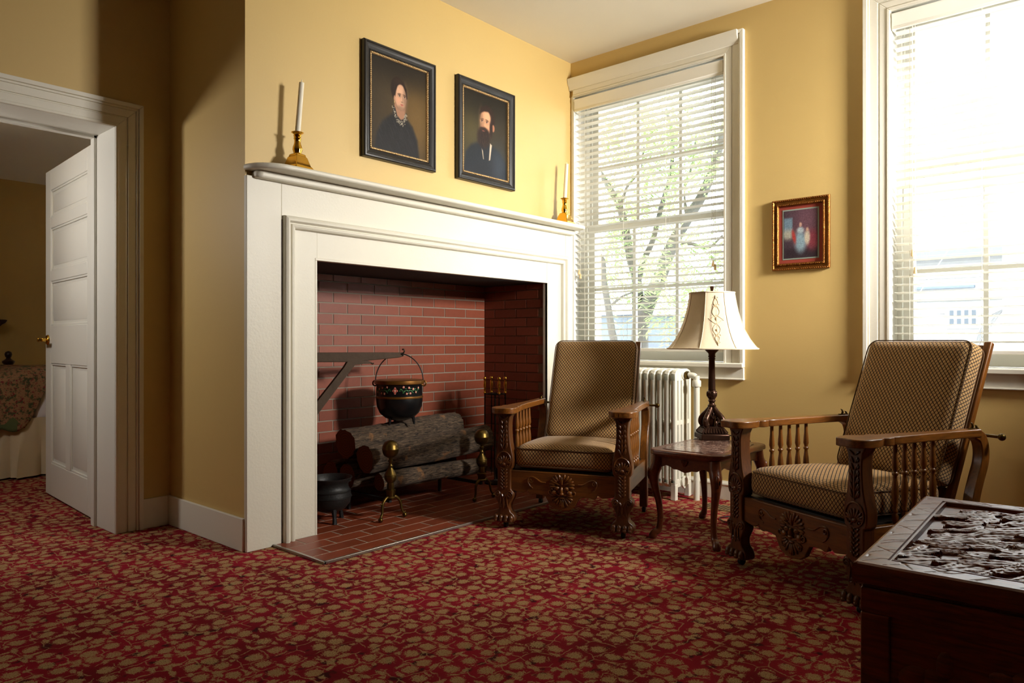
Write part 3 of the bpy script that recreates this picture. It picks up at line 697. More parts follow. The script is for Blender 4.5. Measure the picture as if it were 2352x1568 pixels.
def rope(a, b, n):
    a, b = Vector(a), Vector(b); d = (b-a).normalized(); tw = d.cross(Vector((1,0,0)))
    for k in range(n):
        p = a.lerp(b, (k+.5)/n); Mx = (Matrix.Rotation(.6, 3, 'X')) @ d.to_track_quat('Z','Y').to_matrix(); rp.sphere(p, (.0035,.0035,.0072), 5, 4, Mx)
for o, d in ((.007,.019),(.033,.019)):
    Y0, Y1, Za, Zb = y0+o, y1-o, z0+o, z1-o; X_ = W-d
    rope((X_,Y0,Za),(X_,Y1,Za),26); rope((X_,Y0,Zb),(X_,Y1,Zb),26); rope((X_,Y0,Za),(X_,Y0,Zb),33); rope((X_,Y1,Za),(X_,Y1,Zb),33)
rp.build('rope_carving', M['gilt'], t, smooth=60, off=pc)
MB().box(W-.0055, W-.0005, y0+.03, y1-.03, z0+.03, z1-.03).build('mat_board', M['matred'], t, off=pc)
MB().box(W-.007, W-.005, y0+.062, y1-.062, z0+.062, z1-.062).build('inner_mat', M['matgreen'], t, off=pc)
paint_grid('print', M['print'], t, y1-.070, y0+.070, z0+.070, z1-.070, 0, generic_print, 70, 90, place=lambda a, b: (-.0078, a-pc[1], b-pc[2]))

# ------------------------------------------------------------------ hearth furniture
def andiron(x, y, label):
    t = thing('andiron', label, 'andiron', (x, y, .008), 0, 'brass andirons in front of the logs')
    c = MB(); pr_ = [(.028,.118),(.030,.124),(.024,.130),(.026,.150),(.029,.156),(.029,.166),(.020,.172)]
    c.lathe(pr_, 20); c.build('collar', M['oldbrass'], t, smooth=50)
    p = MB(); p.lathe([(.019,.170),(.021,.176),(.019,.205),(.023,.212)], 8, rot=PI/8); p.build('hexagonal_plinth', M['oldbrass'], t, smooth=30)
    u = MB(); u.lathe([(r_*1.18, z_) for r_, z_ in [(.020,.210),(.027,.222),(.030,.236),(.0285,.246),(.030,.248),(.0285,.250),(.024,.262),(.014,.280),(.010,.292),(.012,.298),(.008,.304),(.008,.318),(.012,.324),(.012,.330),(.007,.334),(.010,.345),(.018,.350)]], 24)
    u.build('baluster', M['oldbrass'], t, smooth=50)
    b = MB(); b.lathe([(.001,.342),(.016,.344),(.034,.354),(.044,.372),(.0465,.388),(.0475,.390),(.0475,.394),(.0465,.396),(.044,.412),(.034,.430),(.016,.440),(.001,.442)], 28); b.build('ball_finial', M['oldbrass'], t, smooth=50)
    for s in (-1, 1):
        l = MB(); path = smooth_path([(s*.012,0,.125),(s*.035,-.004,.122),(s*.058,-.008,.100),(s*.066,-.010,.075),(s*.070,-.014,.045),(s*.082,-.018,.024)], 5)
        l.tube(path, [.010 - .004*i/(len(path)-1) for i in range(len(path))], 10); l.sphere((s*.086,-.02,.014), .0135, 12, 8)
        l.tube([(s*.058,-.008,.100),(s*.074,-.010,.094),(s*.084,-.012,.098)], [.005,.003,.001], 6); l.tube([(s*.078,-.018,.028),(s*.094,-.02,.034)], [.004,.001], 6)
        l.build('leg', M['oldbrass'], t, smooth=60)
    r = MB(); r.box(-.010, .010, .0, .40, .092, .112); r.box(-.009, .009, .375, .395, -.004, .095); r.build('log_rest', M['iron'], t, bevel=.003)
andiron(.838, -.055, 'ball-topped brass andiron beside the black cauldron')
andiron(1.545, -.085, 'ball-topped brass andiron beside the fire tools')

def log(p0, p1, r, label, seed):
    p0, p1 = Vector(p0), Vector(p1); t = thing('log', label, 'log', p0, 0, 'firewood logs stacked in the fireplace')
    rg = np.random.default_rng(seed); L = (p1-p0).length; n, sg = 26, 28; mbk = MB(); path = []
    ph = rg.random(8)*6.28
    Mx = (p1-p0).to_track_quat('X', 'Z').to_matrix()
    vs = []; fs_ = []
    for i in range(n+1):
        q = i/n; bend = Vector((0, .010*math.sin(3*q+ph[0]), .012*math.sin(2.6*q+ph[1])))
        for k in range(sg):
            a = 2*PI*k/sg; rr = r*(1 + .05*math.sin(2*a+ph[2]) + .05*math.sin(3*a+ph[3]+2*q) + .035*math.sin(9*q+ph[4]) + .05*(rg.random()-.5) + .04*math.sin(11*a+ph[5]+.6*math.sin(9*q)))
            vs.append(Mx @ (Vector((L*q, rr*math.cos(a), rr*math.sin(a))) + bend))
    for i in range(n):
        for k in range(sg):
            a, b = i*sg+k, i*sg+(k+1)%sg; fs_.append((a, b, b+sg, a+sg))
    mbk.add(vs, fs_); mbk.build('bark', M['bark'], t, smooth=70)
    for e in (0, n):
        cap = MB(); ring = vs[e*sg:(e+1)*sg]; c = sum(ring, Vector())/sg
        cap.add([c + (q-c)*.985 for q in ring] + [c + (q-c)*.5 for q in ring] + [c], [(k,(k+1)%sg,sg+(k+1)%sg,sg+k) for k in range(sg)] + [(sg+k,sg+(k+1)%sg,2*sg) for k in range(sg)])
        o = cap.build('cut_end', M['logend'], t)
    return t
log((.79,.30,.405), (1.71,.325,.425), .086, 'thickest log lying on top of the back row', 1)
log((.80,.115,.318), (1.80,.13,.365), .079, 'long log with bark resting behind the brass andirons', 2)
log((.865,.075,.180), (1.72,.08,.195), .047, 'thin lower log at the front of the pile', 3)
log((.775,.262,.222), (1.62,.28,.22), .070, 'lower log second from the back with dark end', 4)
log((.765,.42,.228), (1.60,.43,.23), .072, 'rearmost lower log against the firebox back', 5)
log((.86,.215,.345), (1.50,.215,.37), .030, 'slim stick wedged between the two upper logs', 6)

# crane and kettle
cr = thing('fireplace_crane', 'wrought iron crane arm reaching from the left firebox cheek', 'crane', (FX0+.04, .25, .5)); co_ = (FX0+.04, .25, .5)
a = MB(); a.prism([(.385,.888),(.80,.880),(1.15,.900),(1.185,.908),(1.195,.920),(1.185,.932),(.9,.936),(.385,.940)], 'y', .243, .257); a.build('arm', M['wrought'], cr, bevel=.004, off=co_)
a = MB(); a.prism([(.395,.415),(.395,.495),(.74,.850),(.765,.884),(.83,.888),(.91,.886),(.935,.878),(.93,.868),(.88,.868),(.815,.862)], 'y', .240, .258); a.tube([(.935,.244,.872),(.945,.240,.866),(.948,.236,.872)], .005, 6); a.build('brace', M['wrought'], cr, bevel=.004, off=co_)
a = MB(); a.lathe([(.014,.30),(.014,.98)], 10, (FX0+.03, .25, 0)); a.box(FX0, FX0+.03, .225, .275, .40, .44); a.box(FX0, FX0+.03, .225, .275, .95, .97); a.build('pivot_post', M['wrought'], cr, smooth=40, off=co_)
a = MB(); a.tube([(1.178,.238,.925),(1.178,.225,.940),(1.178,.232,.952),(1.178,.244,.950)], .005, 6); a.build('tip_hook', M['wrought'], cr, off=co_)
KX, KY = 1.158, .25
k = thing('hanging_kettle', 'black kettle painted with pink flowers hanging from the crane', 'kettle', (KX, KY, .505))
b = MB(); zb = .505
b.lathe([(.001,.512),(.05,.516),(.09,.532),(.120,.560),(.138,.600),(.143,.640),(.142,.652),(.1415,.735),(.146,.742),(.152,.748),(.152,.762),(.140,.764),(.130,.745),(.130,.64),(.001,.55)], 40, (0,0,-zb)); b.build('bowl', M['kettle'], k, smooth=50)
for za, zc, r in ((.650,.668,.1445),(.738,.764,.1535)):
    g_ = MB(); g_.lathe([(r-.006,za),(r,za+.003),(r+.001,(za+zc)/2),(r,zc-.003),(r-.006,zc)], 40, (0,0,-zb)); g_.build('gilt_band', M['gold'], k, smooth=50)
for an in (-.9, 1.2, 3.3):
    l = MB(); l.tube([(.085*math.cos(an),.085*math.sin(an),.535-zb),(.092*math.cos(an),.092*math.sin(an),.490-zb)], [.011,.006], 8); l.build('foot', M['kettle'], k)
va = -YAW                                     # bail roughly across the view
bd = Vector((math.cos(va), math.sin(va), 0)); bl = MB()
path = [bd*(.148*math.cos(q)) + Vector((0,0,.752-zb + .172*math.sin(q))) for q in [PI*i/24 for i in range(25)]]; bl.tube(path, .0035, 8); bl.build('bail', M['iron'], k, smooth=60)
for s in (-1, 1):
    e = MB(); c = bd*(.152*s) + Vector((0,0,.742-zb)); e.tube([c + bd*(.013*math.cos(q)) + Vector((0,0,.016*math.sin(q))) for q in [2*PI*i/12 for i in range(12)]], .005, 6, closed=True); e.build('ear', M['gold'], k, smooth=60)
flm = {n: simple(n, c, .45) for n, c in (('pink_enamel', (204, 132, 112)), ('red_enamel', (170, 50, 44)), ('green_enamel', (52, 110, 62)), ('cream_enamel', (226, 204, 170)))}
fb_ = {n: MB() for n in flm}
def onpot(a_, z, r=.1432): q = va - PI/2 + a_; return Vector((r*math.cos(q), r*math.sin(q), z-zb)), Matrix.Rotation(q, 3, 'Z')
def blob(n, a_, z, w_, h_, th=.0015):
    p, R = onpot(a_, z); fb_[n].sphere(p, (th, w_, h_), 6, 5, R)
for da, dz in ((.06,0),(-.06,0),(0,.0115),(0,-.0115)):
    blob('pink_enamel', da-.03, .703+dz*1.1, .0095 if dz == 0 else .0075, .0075 if dz == 0 else .0095); blob('red_enamel', da*.95-.03, .703+dz*1.05, .0055, .0055, .0024)
blob('cream_enamel', -.03, .703, .004, .004, .003)
for s in (-1, 1):
    for da, dz in ((.36,.022),(.60,.018),(.50,-.018),(.66,-.016),(.80,.010),(.95,-.01),(1.1,.015)): 
        for k5 in range(4):
            blob('pink_enamel', s*da-.03+.028*math.cos(k5*1.57+.5), .703+dz+.0042*math.sin(k5*1.57+.5), .0036, .0036)
        blob('cream_enamel', s*da-.03, .703+dz, .002, .002, .002)
    for q in range(26):
        a_ = s*(.2+.95*q/26)-.03; blob('green_enamel', a_, .703+.010*math.sin(q*1.1)+.004*math.sin(q*3), .006, .0028)
for n, m_ in fb_.items(): tag(m_.build('painted_flowers', flm[n], k, smooth=60), kind='stuff')
# cauldron
c = thing('cauldron', 'black cast iron cauldron standing behind the left jamb', 'cauldron', (.592, .165, .008)); c.scale = (1, 1, .93)
b = MB(); b.lathe([(.001,.055),(.05,.060),(.085,.078),(.108,.110),(.115,.145),(.119,.147),(.119,.151),(.115,.153),(.112,.178),(.114,.180),(.114,.184),(.108,.186),(.100,.205),(.099,.222),(.106,.240),(.120,.256),(.121,.262),(.114,.262),(.098,.240),(.092,.222),(.094,.205),(.105,.17),(.10,.11),(.001,.075)], 36); b.build('pot', M['iron'], c, smooth=50)
for an in (-1.9, .2, 2.3):
    l = MB(); l.tube([(.075*math.cos(an),.075*math.sin(an),.085),(.085*math.cos(an),.085*math.sin(an),.04),(.092*math.cos(an),.092*math.sin(an),.0)], [.016,.011,.013], 8); l.build('foot', M['iron'], c)
for s in (-1, 1):
    e = MB(); e.tube([(s*.10,0,.215),(s*.135,0,.22),(s*.137,0,.245),(s*.115,0,.252)], .006, 6); e.build('ear', M['iron'], c)
# fire tools
TX, TY = 1.985, .205
ft = thing('fire_tool_stand', 'black iron fire tool stand in the right of the firebox', 'tool stand', (TX, TY, .008))
b = MB(); b.lathe([(.075,.0),(.075,.008),(.05,.014),(.012,.022),(.007,.03),(.006,.63),(.001,.64)], 20); b.build('pole', M['iron'], ft, smooth=50)
b = MB(); b.tube([(.065*math.cos(q),.065*math.sin(q),.625) for q in [2*PI*i/20 for i in range(20)]], .004, 6, closed=True)
for q in (0, PI/2): b.tube([(-.065*math.cos(q),-.065*math.sin(q),.625),(.065*math.cos(q),.065*math.sin(q),.625)], .004, 6)
b.build('rack', M['iron'], ft)
lbl = ['brass-handled poker hanging nearest the firebox back', 'brass-handled shovel hanging on the left of the tool stand', 'brass-handled tongs hanging on the right of the tool stand', 'brass-handled hearth brush hanging at the front of the tool stand']
for i, (an, nm) in enumerate(zip((1.1, 2.4, -.75, -2.0), ('poker', 'shovel', 'tongs', 'hearth_brush'))):
    px, py = TX+.072*math.cos(an), TY+.072*math.sin(an)
    q = thing(nm, lbl[i], nm.replace('_', ' '), (px, py, .05), an, 'fire tools on the stand')
    s = MB(); s.lathe([(.0045,.06),(.0045,.59)], 8); s.build('shaft', M['iron'], q)
    h = MB(); h.lathe([(.006,.585),(.011,.592),(.006,.602),(.009,.610),(.006,.620),(.0105,.640),(.0095,.664),(.006,.678),(.010,.684),(.012,.692),(.010,.701),(.001,.706)], 12); h.build('handle', M['brass'], q, smooth=50)
    e = MB()
    if nm == 'shovel': e.box(-.006, .006, -.045, .045, .0, .12)
    elif nm == 'hearth_brush': e.lathe([(.020,.0),(.026,.06),(.012,.10),(.005,.12)], 10)
    elif nm == 'poker': e.tube([(0,0,.07),(0,0,.0)], [.0045,.001], 6); e.tube([(0,0,.05),(.02,0,.04),(.03,0,.055)], .003, 6)
    else: e.tube([(0,0,.2),(.012,0,.1),(.006,0,.0)], .003, 6); e.tube([(0,0,.2),(-.012,0,.1),(-.006,0,.0)], .003, 6)
    e.build('head', M['iron'], q)

# ================================================================== BLINDS, RADIATOR, FLOOR REGISTER
def blind(y0, y1, label, cords):
    o_ = (W+.03, (y0+y1)/2, WZ[0]); t = thing('window_blind', label, 'blind', o_, 0, 'cream slatted blinds in the windows'); ya, yb = y0+.012, y1-.012
    v = MB(); v.prism([(W+.004,2.700),(W-.006,2.704),(W-.006,2.712),(W-.010,2.716),(W-.010,2.770),(W-.014,2.778),(W-.014,2.790),(W+.006,2.790)], 'y', ya-.004, yb+.004)
    v.box(W+.006, W+.055, ya, yb, 2.745, 2.788); v.box(W, W+.05, ya-.004, ya+.004, 2.70, 2.79); v.box(W, W+.05, yb-.004, yb+.004, 2.70, 2.79); v.build('valance', M['blind'], t, bevel=.002, off=o_)
    pitch = .0445; n = 39; z = 2.690; L = yb-ya-.012
    sl = MB(); w_ = .049; a0 = math.radians(7)
    pf = []
    for i in range(7):
        q = -1 + 2*i/6; pf.append((q*w_/2*math.cos(a0), q*w_/2*math.sin(a0)*-1 + .0022*(1-q*q)))
    poly = pf + [(x_, z_-.0026) for x_, z_ in reversed(pf)]
    sl.prism([(p[0], p[1]) for p in poly], 'y', -L/2, L/2); first = None
    for i in range(n):
        if first is None: s = sl.build('slat', M['blind'], t, smooth=30); first = s.data
        else: s = bpy.data.objects.new('slat', first); COL.objects.link(s); s.parent = t
        s.location = (W+.034-o_[0], 0, z - i*pitch - o_[2])
    zb_ = z - n*pitch - .004
    r = MB(); r.box(W+.012, W+.056, ya+.006, yb-.006, zb_-.018, zb_+.004); r.build('bottom_rail', M['blind'], t, bevel=.004, off=o_)
    for q in (.07, .355, .645, .93):
        yy = ya + (yb-ya)*q
        for dx in (.009, .059):
            MB().tube([(W+dx, yy, 2.745), (W+dx, yy, zb_)], .0011, 5).build('ladder_cord', M['cord'], t, off=o_)
    for yy, zz in cords:
        MB().tube([(W+.003, yy, 2.70), (W+.003, yy, zz+.03)], .0012, 5).build('pull_cord', M['cord'], t, off=o_)
        tb = MB(); tb.lathe([(.003,.036),(.006,.030),(.0085,.010),(.009,.0),(.004,-.002)], 10, (W+.003, yy, zz)); tb.build('tassel', M['tassel'], t, smooth=40, off=o_)
blind(W1[0], W1[1], 'cream slatted blind in the window beside the fireplace', [(-.075,1.495), (-.088,1.465), (-1.135,1.485), (-1.148,1.46)])
blind(W2[0], W2[1], 'cream slatted blind in the right-hand window behind the armchair', [(-2.283,1.46), (-2.296,1.365)])

# cast iron radiator
RX0, RX1, RYE, NS, RP_ = 2.335, 2.545, -1.012, 15, .0495
rad = thing('radiator', 'white cast iron column radiator under the corner window', 'radiator', ((RX0+RX1)/2, RYE+NS*RP_/2, 0)); ro = rad.location.copy()
def section(end):
    m_ = MB(); nc = 5; cw = (RX1-RX0)/(nc-.55); th = .036
    for k_ in range(nc):
        xa = RX0 + k_*(RX1-RX0-.027)/(nc-1); z0_ = .085
        pts = [(xa+.004,-th/2),(xa+.023,-th/2),(xa+.027,-th/2+.006),(xa+.027,th/2-.006),(xa+.023,th/2),(xa+.004,th/2),(xa,th/2-.006),(xa,-th/2+.006)]
        m_.prism(pts, 'z', z0_+.02, .80)
    top = [(RX0, .75), (RX0, .79), (RX0+.015, .815), (RX0+.05, .826), (RX1-.05, .826), (RX1-.015, .815), (RX1, .79), (RX1, .75)]
    m_.prism(top, 'y', -th/2+.002, th/2-.002)
    m_.prism([(RX0, .13), (RX1, .13), (RX1, .098), (RX1-.02, .078), (RX0+.02, .078), (RX0, .098)], 'y', -th/2+.002, th/2-.002)
    m_.box(RX0+.01, RX1-.01, -th/2+.004, th/2-.004, .47, .50)
    # hubs joining neighbouring sections
    for zc in (.785, .105):
        vs = [(( RX0+RX1)/2 + .026*math.cos(2*PI*i/14), y_, zc + .026*math.sin(2*PI*i/14)) for y_ in (-.0246, .0246) for i in range(14)]
        m_.add(vs, [(i,(i+1)%14,14+(i+1)%14,14+i) for i in range(14)] + [tuple(range(13,-1,-1)), tuple(range(14,28))])
    if end:
        for xa in (RX0, RX1-.035): m_.prism([(xa,.10),(xa+.035,.10),(xa+.030,.03),(xa+.033,0),(xa-.004,0),(xa,.03)] if xa == RX0 else [(xa,.10),(xa+.035,.10),(xa+.035,.03),(xa+.039,0),(xa+.002,0),(xa+.005,.03)], 'y', -th/2, th/2)
    return m_
dat = {}
for i in range(NS):
    e = i in (0, NS-1)
    if e not in dat: s = section(e).build('section', M['radiator'], rad, bevel=.004, off=(ro[0],0,0)); dat[e] = s
    else: s = dat[e].copy(); COL.objects.link(s); s.parent = rad
    s.location = (0, RYE + .02 + i*RP_ - ro[1], 0)
p = MB(); PX, PY = 2.45, -1.095
p.tube(smooth_path([(PX, PY, 0), (PX, PY, .4), (PX, PY, .745), (PX, PY+.006, .772), (PX, PY+.03, .785), (PX, RYE+.01, .785)], 5), .019, 14); p.lathe([(.026,.715),(.028,.72),(.028,.75),(.024,.756)], 14, (PX, PY, 0)); p.build('supply_pipe', M['radiator'], rad, smooth=50, off=ro)
p = MB(); p.lathe([(.024,0),(.026,.004),(.026,.02),(.022,.024)], 8); p.xf(Matrix.Translation((PX, RYE-.03, .785)) @ Matrix.Rotation(-PI/2, 4, 'X')); p.build('union_nut', M['oldbrass'], rad, off=ro)
p = MB(); p.tube([((RX0+RX1)/2+.03*math.cos(q), RYE-.004, .105+.034*math.sin(q)) for q in [2*PI*i/14 for i in range(14)]], .008, 6, closed=True); p.build('end_plug', M['radiator'], rad, smooth=60, off=ro)

vt = thing('floor_register', 'tan metal floor register on the carpet behind the side table', 'vent', (2.34, -1.36, 0))
v = MB(); v.box(-.065, .065, -.16, .16, .0, .006); v.build('plate', M['vent'], vt, bevel=.002)
for r_ in range(2):
    for i in range(14):
        s = MB(); s.box(-.052+r_*.056, -.004+r_*.056, -.142+i*.0215, -.134+i*.0215, .0055, .0066); s.build('slot', M['black'], vt)

# ================================================================== SIDE TABLE AND LAMP
TZ = .455; tx0, tx1, ty0, ty1 = 1.462, 2.065, -1.712, -1.312
tb = thing('side_table', 'small cherry side table with marble top between the armchairs', 'table', ((tx0+tx1)/2, (ty0+ty1)/2, 0))
hx_, hy_ = (tx1-tx0)/2, (ty1-ty0)/2
def canted(hx, hy, c): return [(-hx+c,-hy),(hx-c,-hy),(hx-c*.55,-hy+c*.25),(hx-c*.25,-hy+c*.55),(hx,-hy+c),(hx,hy-c),(hx-c*.25,hy-c*.55),(hx-c*.55,hy-c*.25),(hx-c,hy),(-hx+c,hy),(-hx+c*.55,hy-c*.25),(-hx+c*.25,hy-c*.55),(-hx,hy-c),(-hx,-hy+c),(-hx+c*.25,-hy+c*.55),(-hx+c*.55,-hy+c*.25)]
m_ = MB(); m_.prism(canted(hx_, hy_, .05), 'z', TZ-.026, TZ); m_.prism(canted(hx_-.012, hy_-.012, .05), 'z', TZ-.034, TZ-.02); m_.build('table_top', M['cherry'], tb, bevel=.007, bseg=3)
m_ = MB(); m_.prism(canted(hx_-.045, hy_-.045, .05), 'z', TZ-.01, TZ+.0025); m_.build('marble_inset', M['marble'], tb)
def scallop(h, L, ax, pos, th):
    P = [(-L/2, TZ-.034), (L/2, TZ-.034)]; pts = [(.5,-.095),(.40,-.088),(.33,-.078),(.26,-.082),(.20,-.094),(.12,-.094),(.07,-.10),(0,-.106),(-.07,-.10),(-.12,-.094),(-.20,-.094),(-.26,-.082),(-.33,-.078),(-.40,-.088),(-.5,-.095)]
    P += [(q*L, TZ-.0+d) for q, d in pts]; b = MB(); b.prism(P, ax, pos-th/2, pos+th/2); return b
for s in (-1, 1):
    b = scallop(1, 2*(hy_-.04), 'x', s*(hx_-.045), .018); b.build('apron', M['cherry'], tb, bevel=.003)
    b = scallop(1, 2*(hx_-.04), 'y', s*(hy_-.045), .018); b.build('apron', M['cherry'], tb, bevel=.003)
    k_ = MB()
    for q in (-.5, -.25, 0, .25, .5): k_.sphere((s*(hx_-.034), math.sin(q)*.022, TZ-.07+math.cos(q)*.012), (.006,.0055,.018), 6, 5, Matrix.Rotation(-q, 3, 'X'))
    k_.build('shell_carving', M['cherry'], tb, smooth=60)
def cabriole(dx, dy):
    b = MB(); path = smooth_path([(0,0,TZ-.03),(dx*.002,dy*.002,TZ-.075),(dx*.014,dy*.014,TZ-.125),(dx*.010,dy*.010,TZ-.19),(-dx*.004,-dy*.004,TZ-.27),(-dx*.010,-dy*.010,TZ-.35),(-dx*.004,-dy*.004,TZ-.41),(dx*.012,dy*.012,.028),(dx*.018,dy*.018,.010),(dx*.018,dy*.018,0)], 5)
    zz = [p.z for p in path]; rr = []
    for z in zz: rr.append(float(np.interp(z, [0,.012,.03,.06,.12,.2,.28,.34,.39,.43], [.017,.021,.018,.0145,.0145,.017,.022,.029,.030,.027])))
    b.tube(path, rr, 10); return b
for sx in (-1, 1):
    for sy in (-1, 1):
        l = cabriole(sx, sy).build('leg', M['cherry'], tb, smooth=60); l.location = (sx*(hx_-.045), sy*(hy_-.045), 0)
        kn = MB()
        for q in (-.35, 0, .35): kn.sphere((sx*.030+q*.03*-sy*sx*0, sy*.030, TZ-.12+abs(q)*-.02), (.012,.012,.03), 6, 5)
        kn.build('knee_carving', M['cherry'], l, smooth=60)

LX, LY = 2.02, -1.405
lp = thing('table_lamp', 'bronze table lamp with cream bell shade on the side table', 'lamp', (LX, LY, TZ+.0028), math.radians(-48))
b = MB(); b.lathe([(.110,0),(.110,.030),(.104,.033)], 4, rot=PI/4); b.build('base_block', M['bronze'], lp, bevel=.004)
b = MB(); b.lathe([(.098,.032),(.098,.036),(.076,.060),(.078,.066),(.070,.070)], 4, rot=PI/4)
for s in range(4):
    R = Matrix.Rotation(s*PI/2, 3, 'Z')
    for i in range(8):
        u = -.056 + i*.016; b.tube([R @ Vector((u, -.0700, .037)), R @ Vector((u*.82, -.0545, .060))], [.007,.005], 6)
b.build('fluted_plinth', M['bronze'], lp, smooth=40)
sc = MB()
for s in range(4):
    R = Matrix.Rotation(PI/4 + s*PI/2, 3, 'Z')
    path = [R @ p for p in smooth_path([(.012,0,.175),(.022,0,.160),(.034,0,.145),(.052,0,.128),(.066,0,.108),(.068,0,.088),(.056,0,.074),(.044,0,.080),(.046,0,.094)], 5)]
    n = len(path); sc.tube(path, [.012 + .005*math.sin(PI*i/(n-1)) - .006*(i/(n-1))**3 for i in range(n)], 10)
    for q in range(5):
        p = path[6+q*4]; sc.sphere(p + R @ Vector((.010,0,.003)), (.006,.009,.008), 6, 5)
for s in range(4):
    R = Matrix.Rotation(s*PI/2, 3, 'Z')
    for q in (-.5, 0, .5): sc.sphere(R @ Vector((math.sin(q)*.02, -.026, .120+.01*math.cos(q))), (.006,.007,.02), 6, 5, R @ Matrix.Rotation(q*.9, 3, 'Y'))
sc.lathe([(.016,.07),(.02,.10),(.024,.14),(.018,.172)], 12); sc.build('scroll_foot', M['bronze'], lp, smooth=60)
b = MB(); b.lathe([(.016,.165),(.014,.176),(.022,.180),(.024,.186),(.018,.192),(.015,.200),(.017,.206),(.022,.212),(.017,.220),(.027,.236),(.029,.248),(.026,.262),(.020,.270),(.024,.274)], 20)
for i in range(8):
    a_ = i*PI/4; b.sphere((.026*math.cos(a_), .026*math.sin(a_), .250), (.005,.008,.016), 6, 5, Matrix.Rotation(a_, 3, 'Z'))
b.build('turned_knop', M['bronze'], lp, smooth=50)
b = MB(); b.lathe([(.019,.272),(.0195,.30),(.0165,.44),(.020,.446),(.016,.452),(.021,.458),(.018,.466),(.020,.476),(.036,.492),(.038,.498),(.010,.499)], 24, fn=lambda a, z: 1+.04*math.cos(8*a) if z < .44 else 1); b.build('stem', M['bronze'], lp, smooth=50)
b = MB(); b.lathe([(.006,.498),(.006,.80)], 8); b.build('harp', M['oldbrass'], lp)
def oct_(a, z):
    q = ((a) % (PI/4)) - PI/8; return .5 + .5*math.cos(PI/8)/math.cos(q)
prof = [(.122,.815),(.125,.790),(.132,.750),(.143,.700),(.158,.650),(.178,.600),(.203,.555),(.232,.516),(.246,.502)]
sh = MB()
for rr_, inv in ((0, False), (.003, True)):
    o2 = len(sh.v); pf = [(r-rr_, z) for r, z in prof]; vs = []
    for r, z in pf:
        for i in range(64): a_ = 2*PI*i/64; k_ = r*oct_(a_, z)*1.02; vs.append((k_*math.cos(a_), k_*math.sin(a_), z))
    sh.add(vs, [(j*64+i, j*64+(i+1)%64, (j+1)*64+(i+1)%64, (j+1)*64+i) for j in range(len(pf)-1) for i in range(64)])
so = sh.build('shade', M['shade'], lp, smooth=60); so.rotation_euler.z = math.radians(14)
sm_ = MB()
for i in range(8):
    a_ = i*PI/4; sm_.tube([(r*oct_(a_, z)*1.025*math.cos(a_), r*oct_(a_, z)*1.025*math.sin(a_), z) for r, z in prof], .0022, 5)
for r, z in ((.1225,.812),(.2465,.503)):
    sm_.tube([(r*oct_(2*PI*i/64, z)*1.025*math.cos(2*PI*i/64), r*oct_(2*PI*i/64, z)*1.025*math.sin(2*PI*i/64), z) for i in range(64)], .0042, 6, closed=True)
sm_.build('shade_trim', M['shade'], so, smooth=60)
em = MB()
def onshade(u, z):     # embroidery lies on the panel facing the room
    r = float(np.interp(z, [p[1] for p in prof][::-1], [p[0] for p in prof][::-1])); a_ = math.radians(-90-14-8) + u/r
    k_ = r*oct_(a_, z)*1.02 + .0012; return (k_*math.cos(a_), k_*math.sin(a_), z)
def emb(pts, r=.0011): em.tube([onshade(u, z) for u, z in pts], r, 5)
def heart(zc, h, w_, up):
    for s in (-1, 1):
        emb([(s*w_*math.sin(PI*t)*(1-.25*t) , zc + up*h*(t-.5)) for t in [i/14 for i in range(15)]])
        emb([(s*(w_*.55 + w_*.35*math.cos(q)), zc + up*(h*.5 - w_*.1) + w_*.35*math.sin(q)) for q in [i*.5 for i in range(11)]], .0009)
heart(.755, .05, .014, 1); heart(.705, .07, .022, 1); heart(.605, .07, .022, -1); heart(.558, .045, .013, -1)
for s in (-1, 1): emb([(0,.685),(s*.02,.672),(s*.034,.662),(s*.04,.667)], .0011); emb([(0,.635),(s*.02,.648),(s*.034,.660),(s*.04,.655)], .0011)
emb([(0,.79),(0,.52)], .0016)
for zc in (.782,.66,.60,.53): em.sphere(onshade(0, zc), (.003,.003,.012), 6, 5)
em.build('embroidery', simple('embroidery_thread', (214, 188, 148), .6), so, smooth=60)
b = MB(); b.lathe([(.006,.80),(.010,.806),(.010,.815),(.006,.820),(.009,.832),(.012,.846),(.008,.850),(.001,.851)], 12); b.build('finial', M['bronze'], lp, smooth=50)
cd = MB(); cd.tube(smooth_path([(2.07,-1.45,.464),(2.10,-1.50,.478),(2.09,-1.56,.476),(2.078,-1.585,.462),(2.085,-1.60,.44),(2.09,-1.60,.25),(2.09,-1.59,.02),(2.02,-1.50,.006),(2.10,-1.42,.006),(2.25,-1.52,.006),(2.40,-1.62,.006),(2.57,-1.70,.006)], 8), .0032, 6)
tag(cd.build('lamp_cord', M['black'], smooth=60), 'thin black cord running from the lamp down to the floor', 'cord')

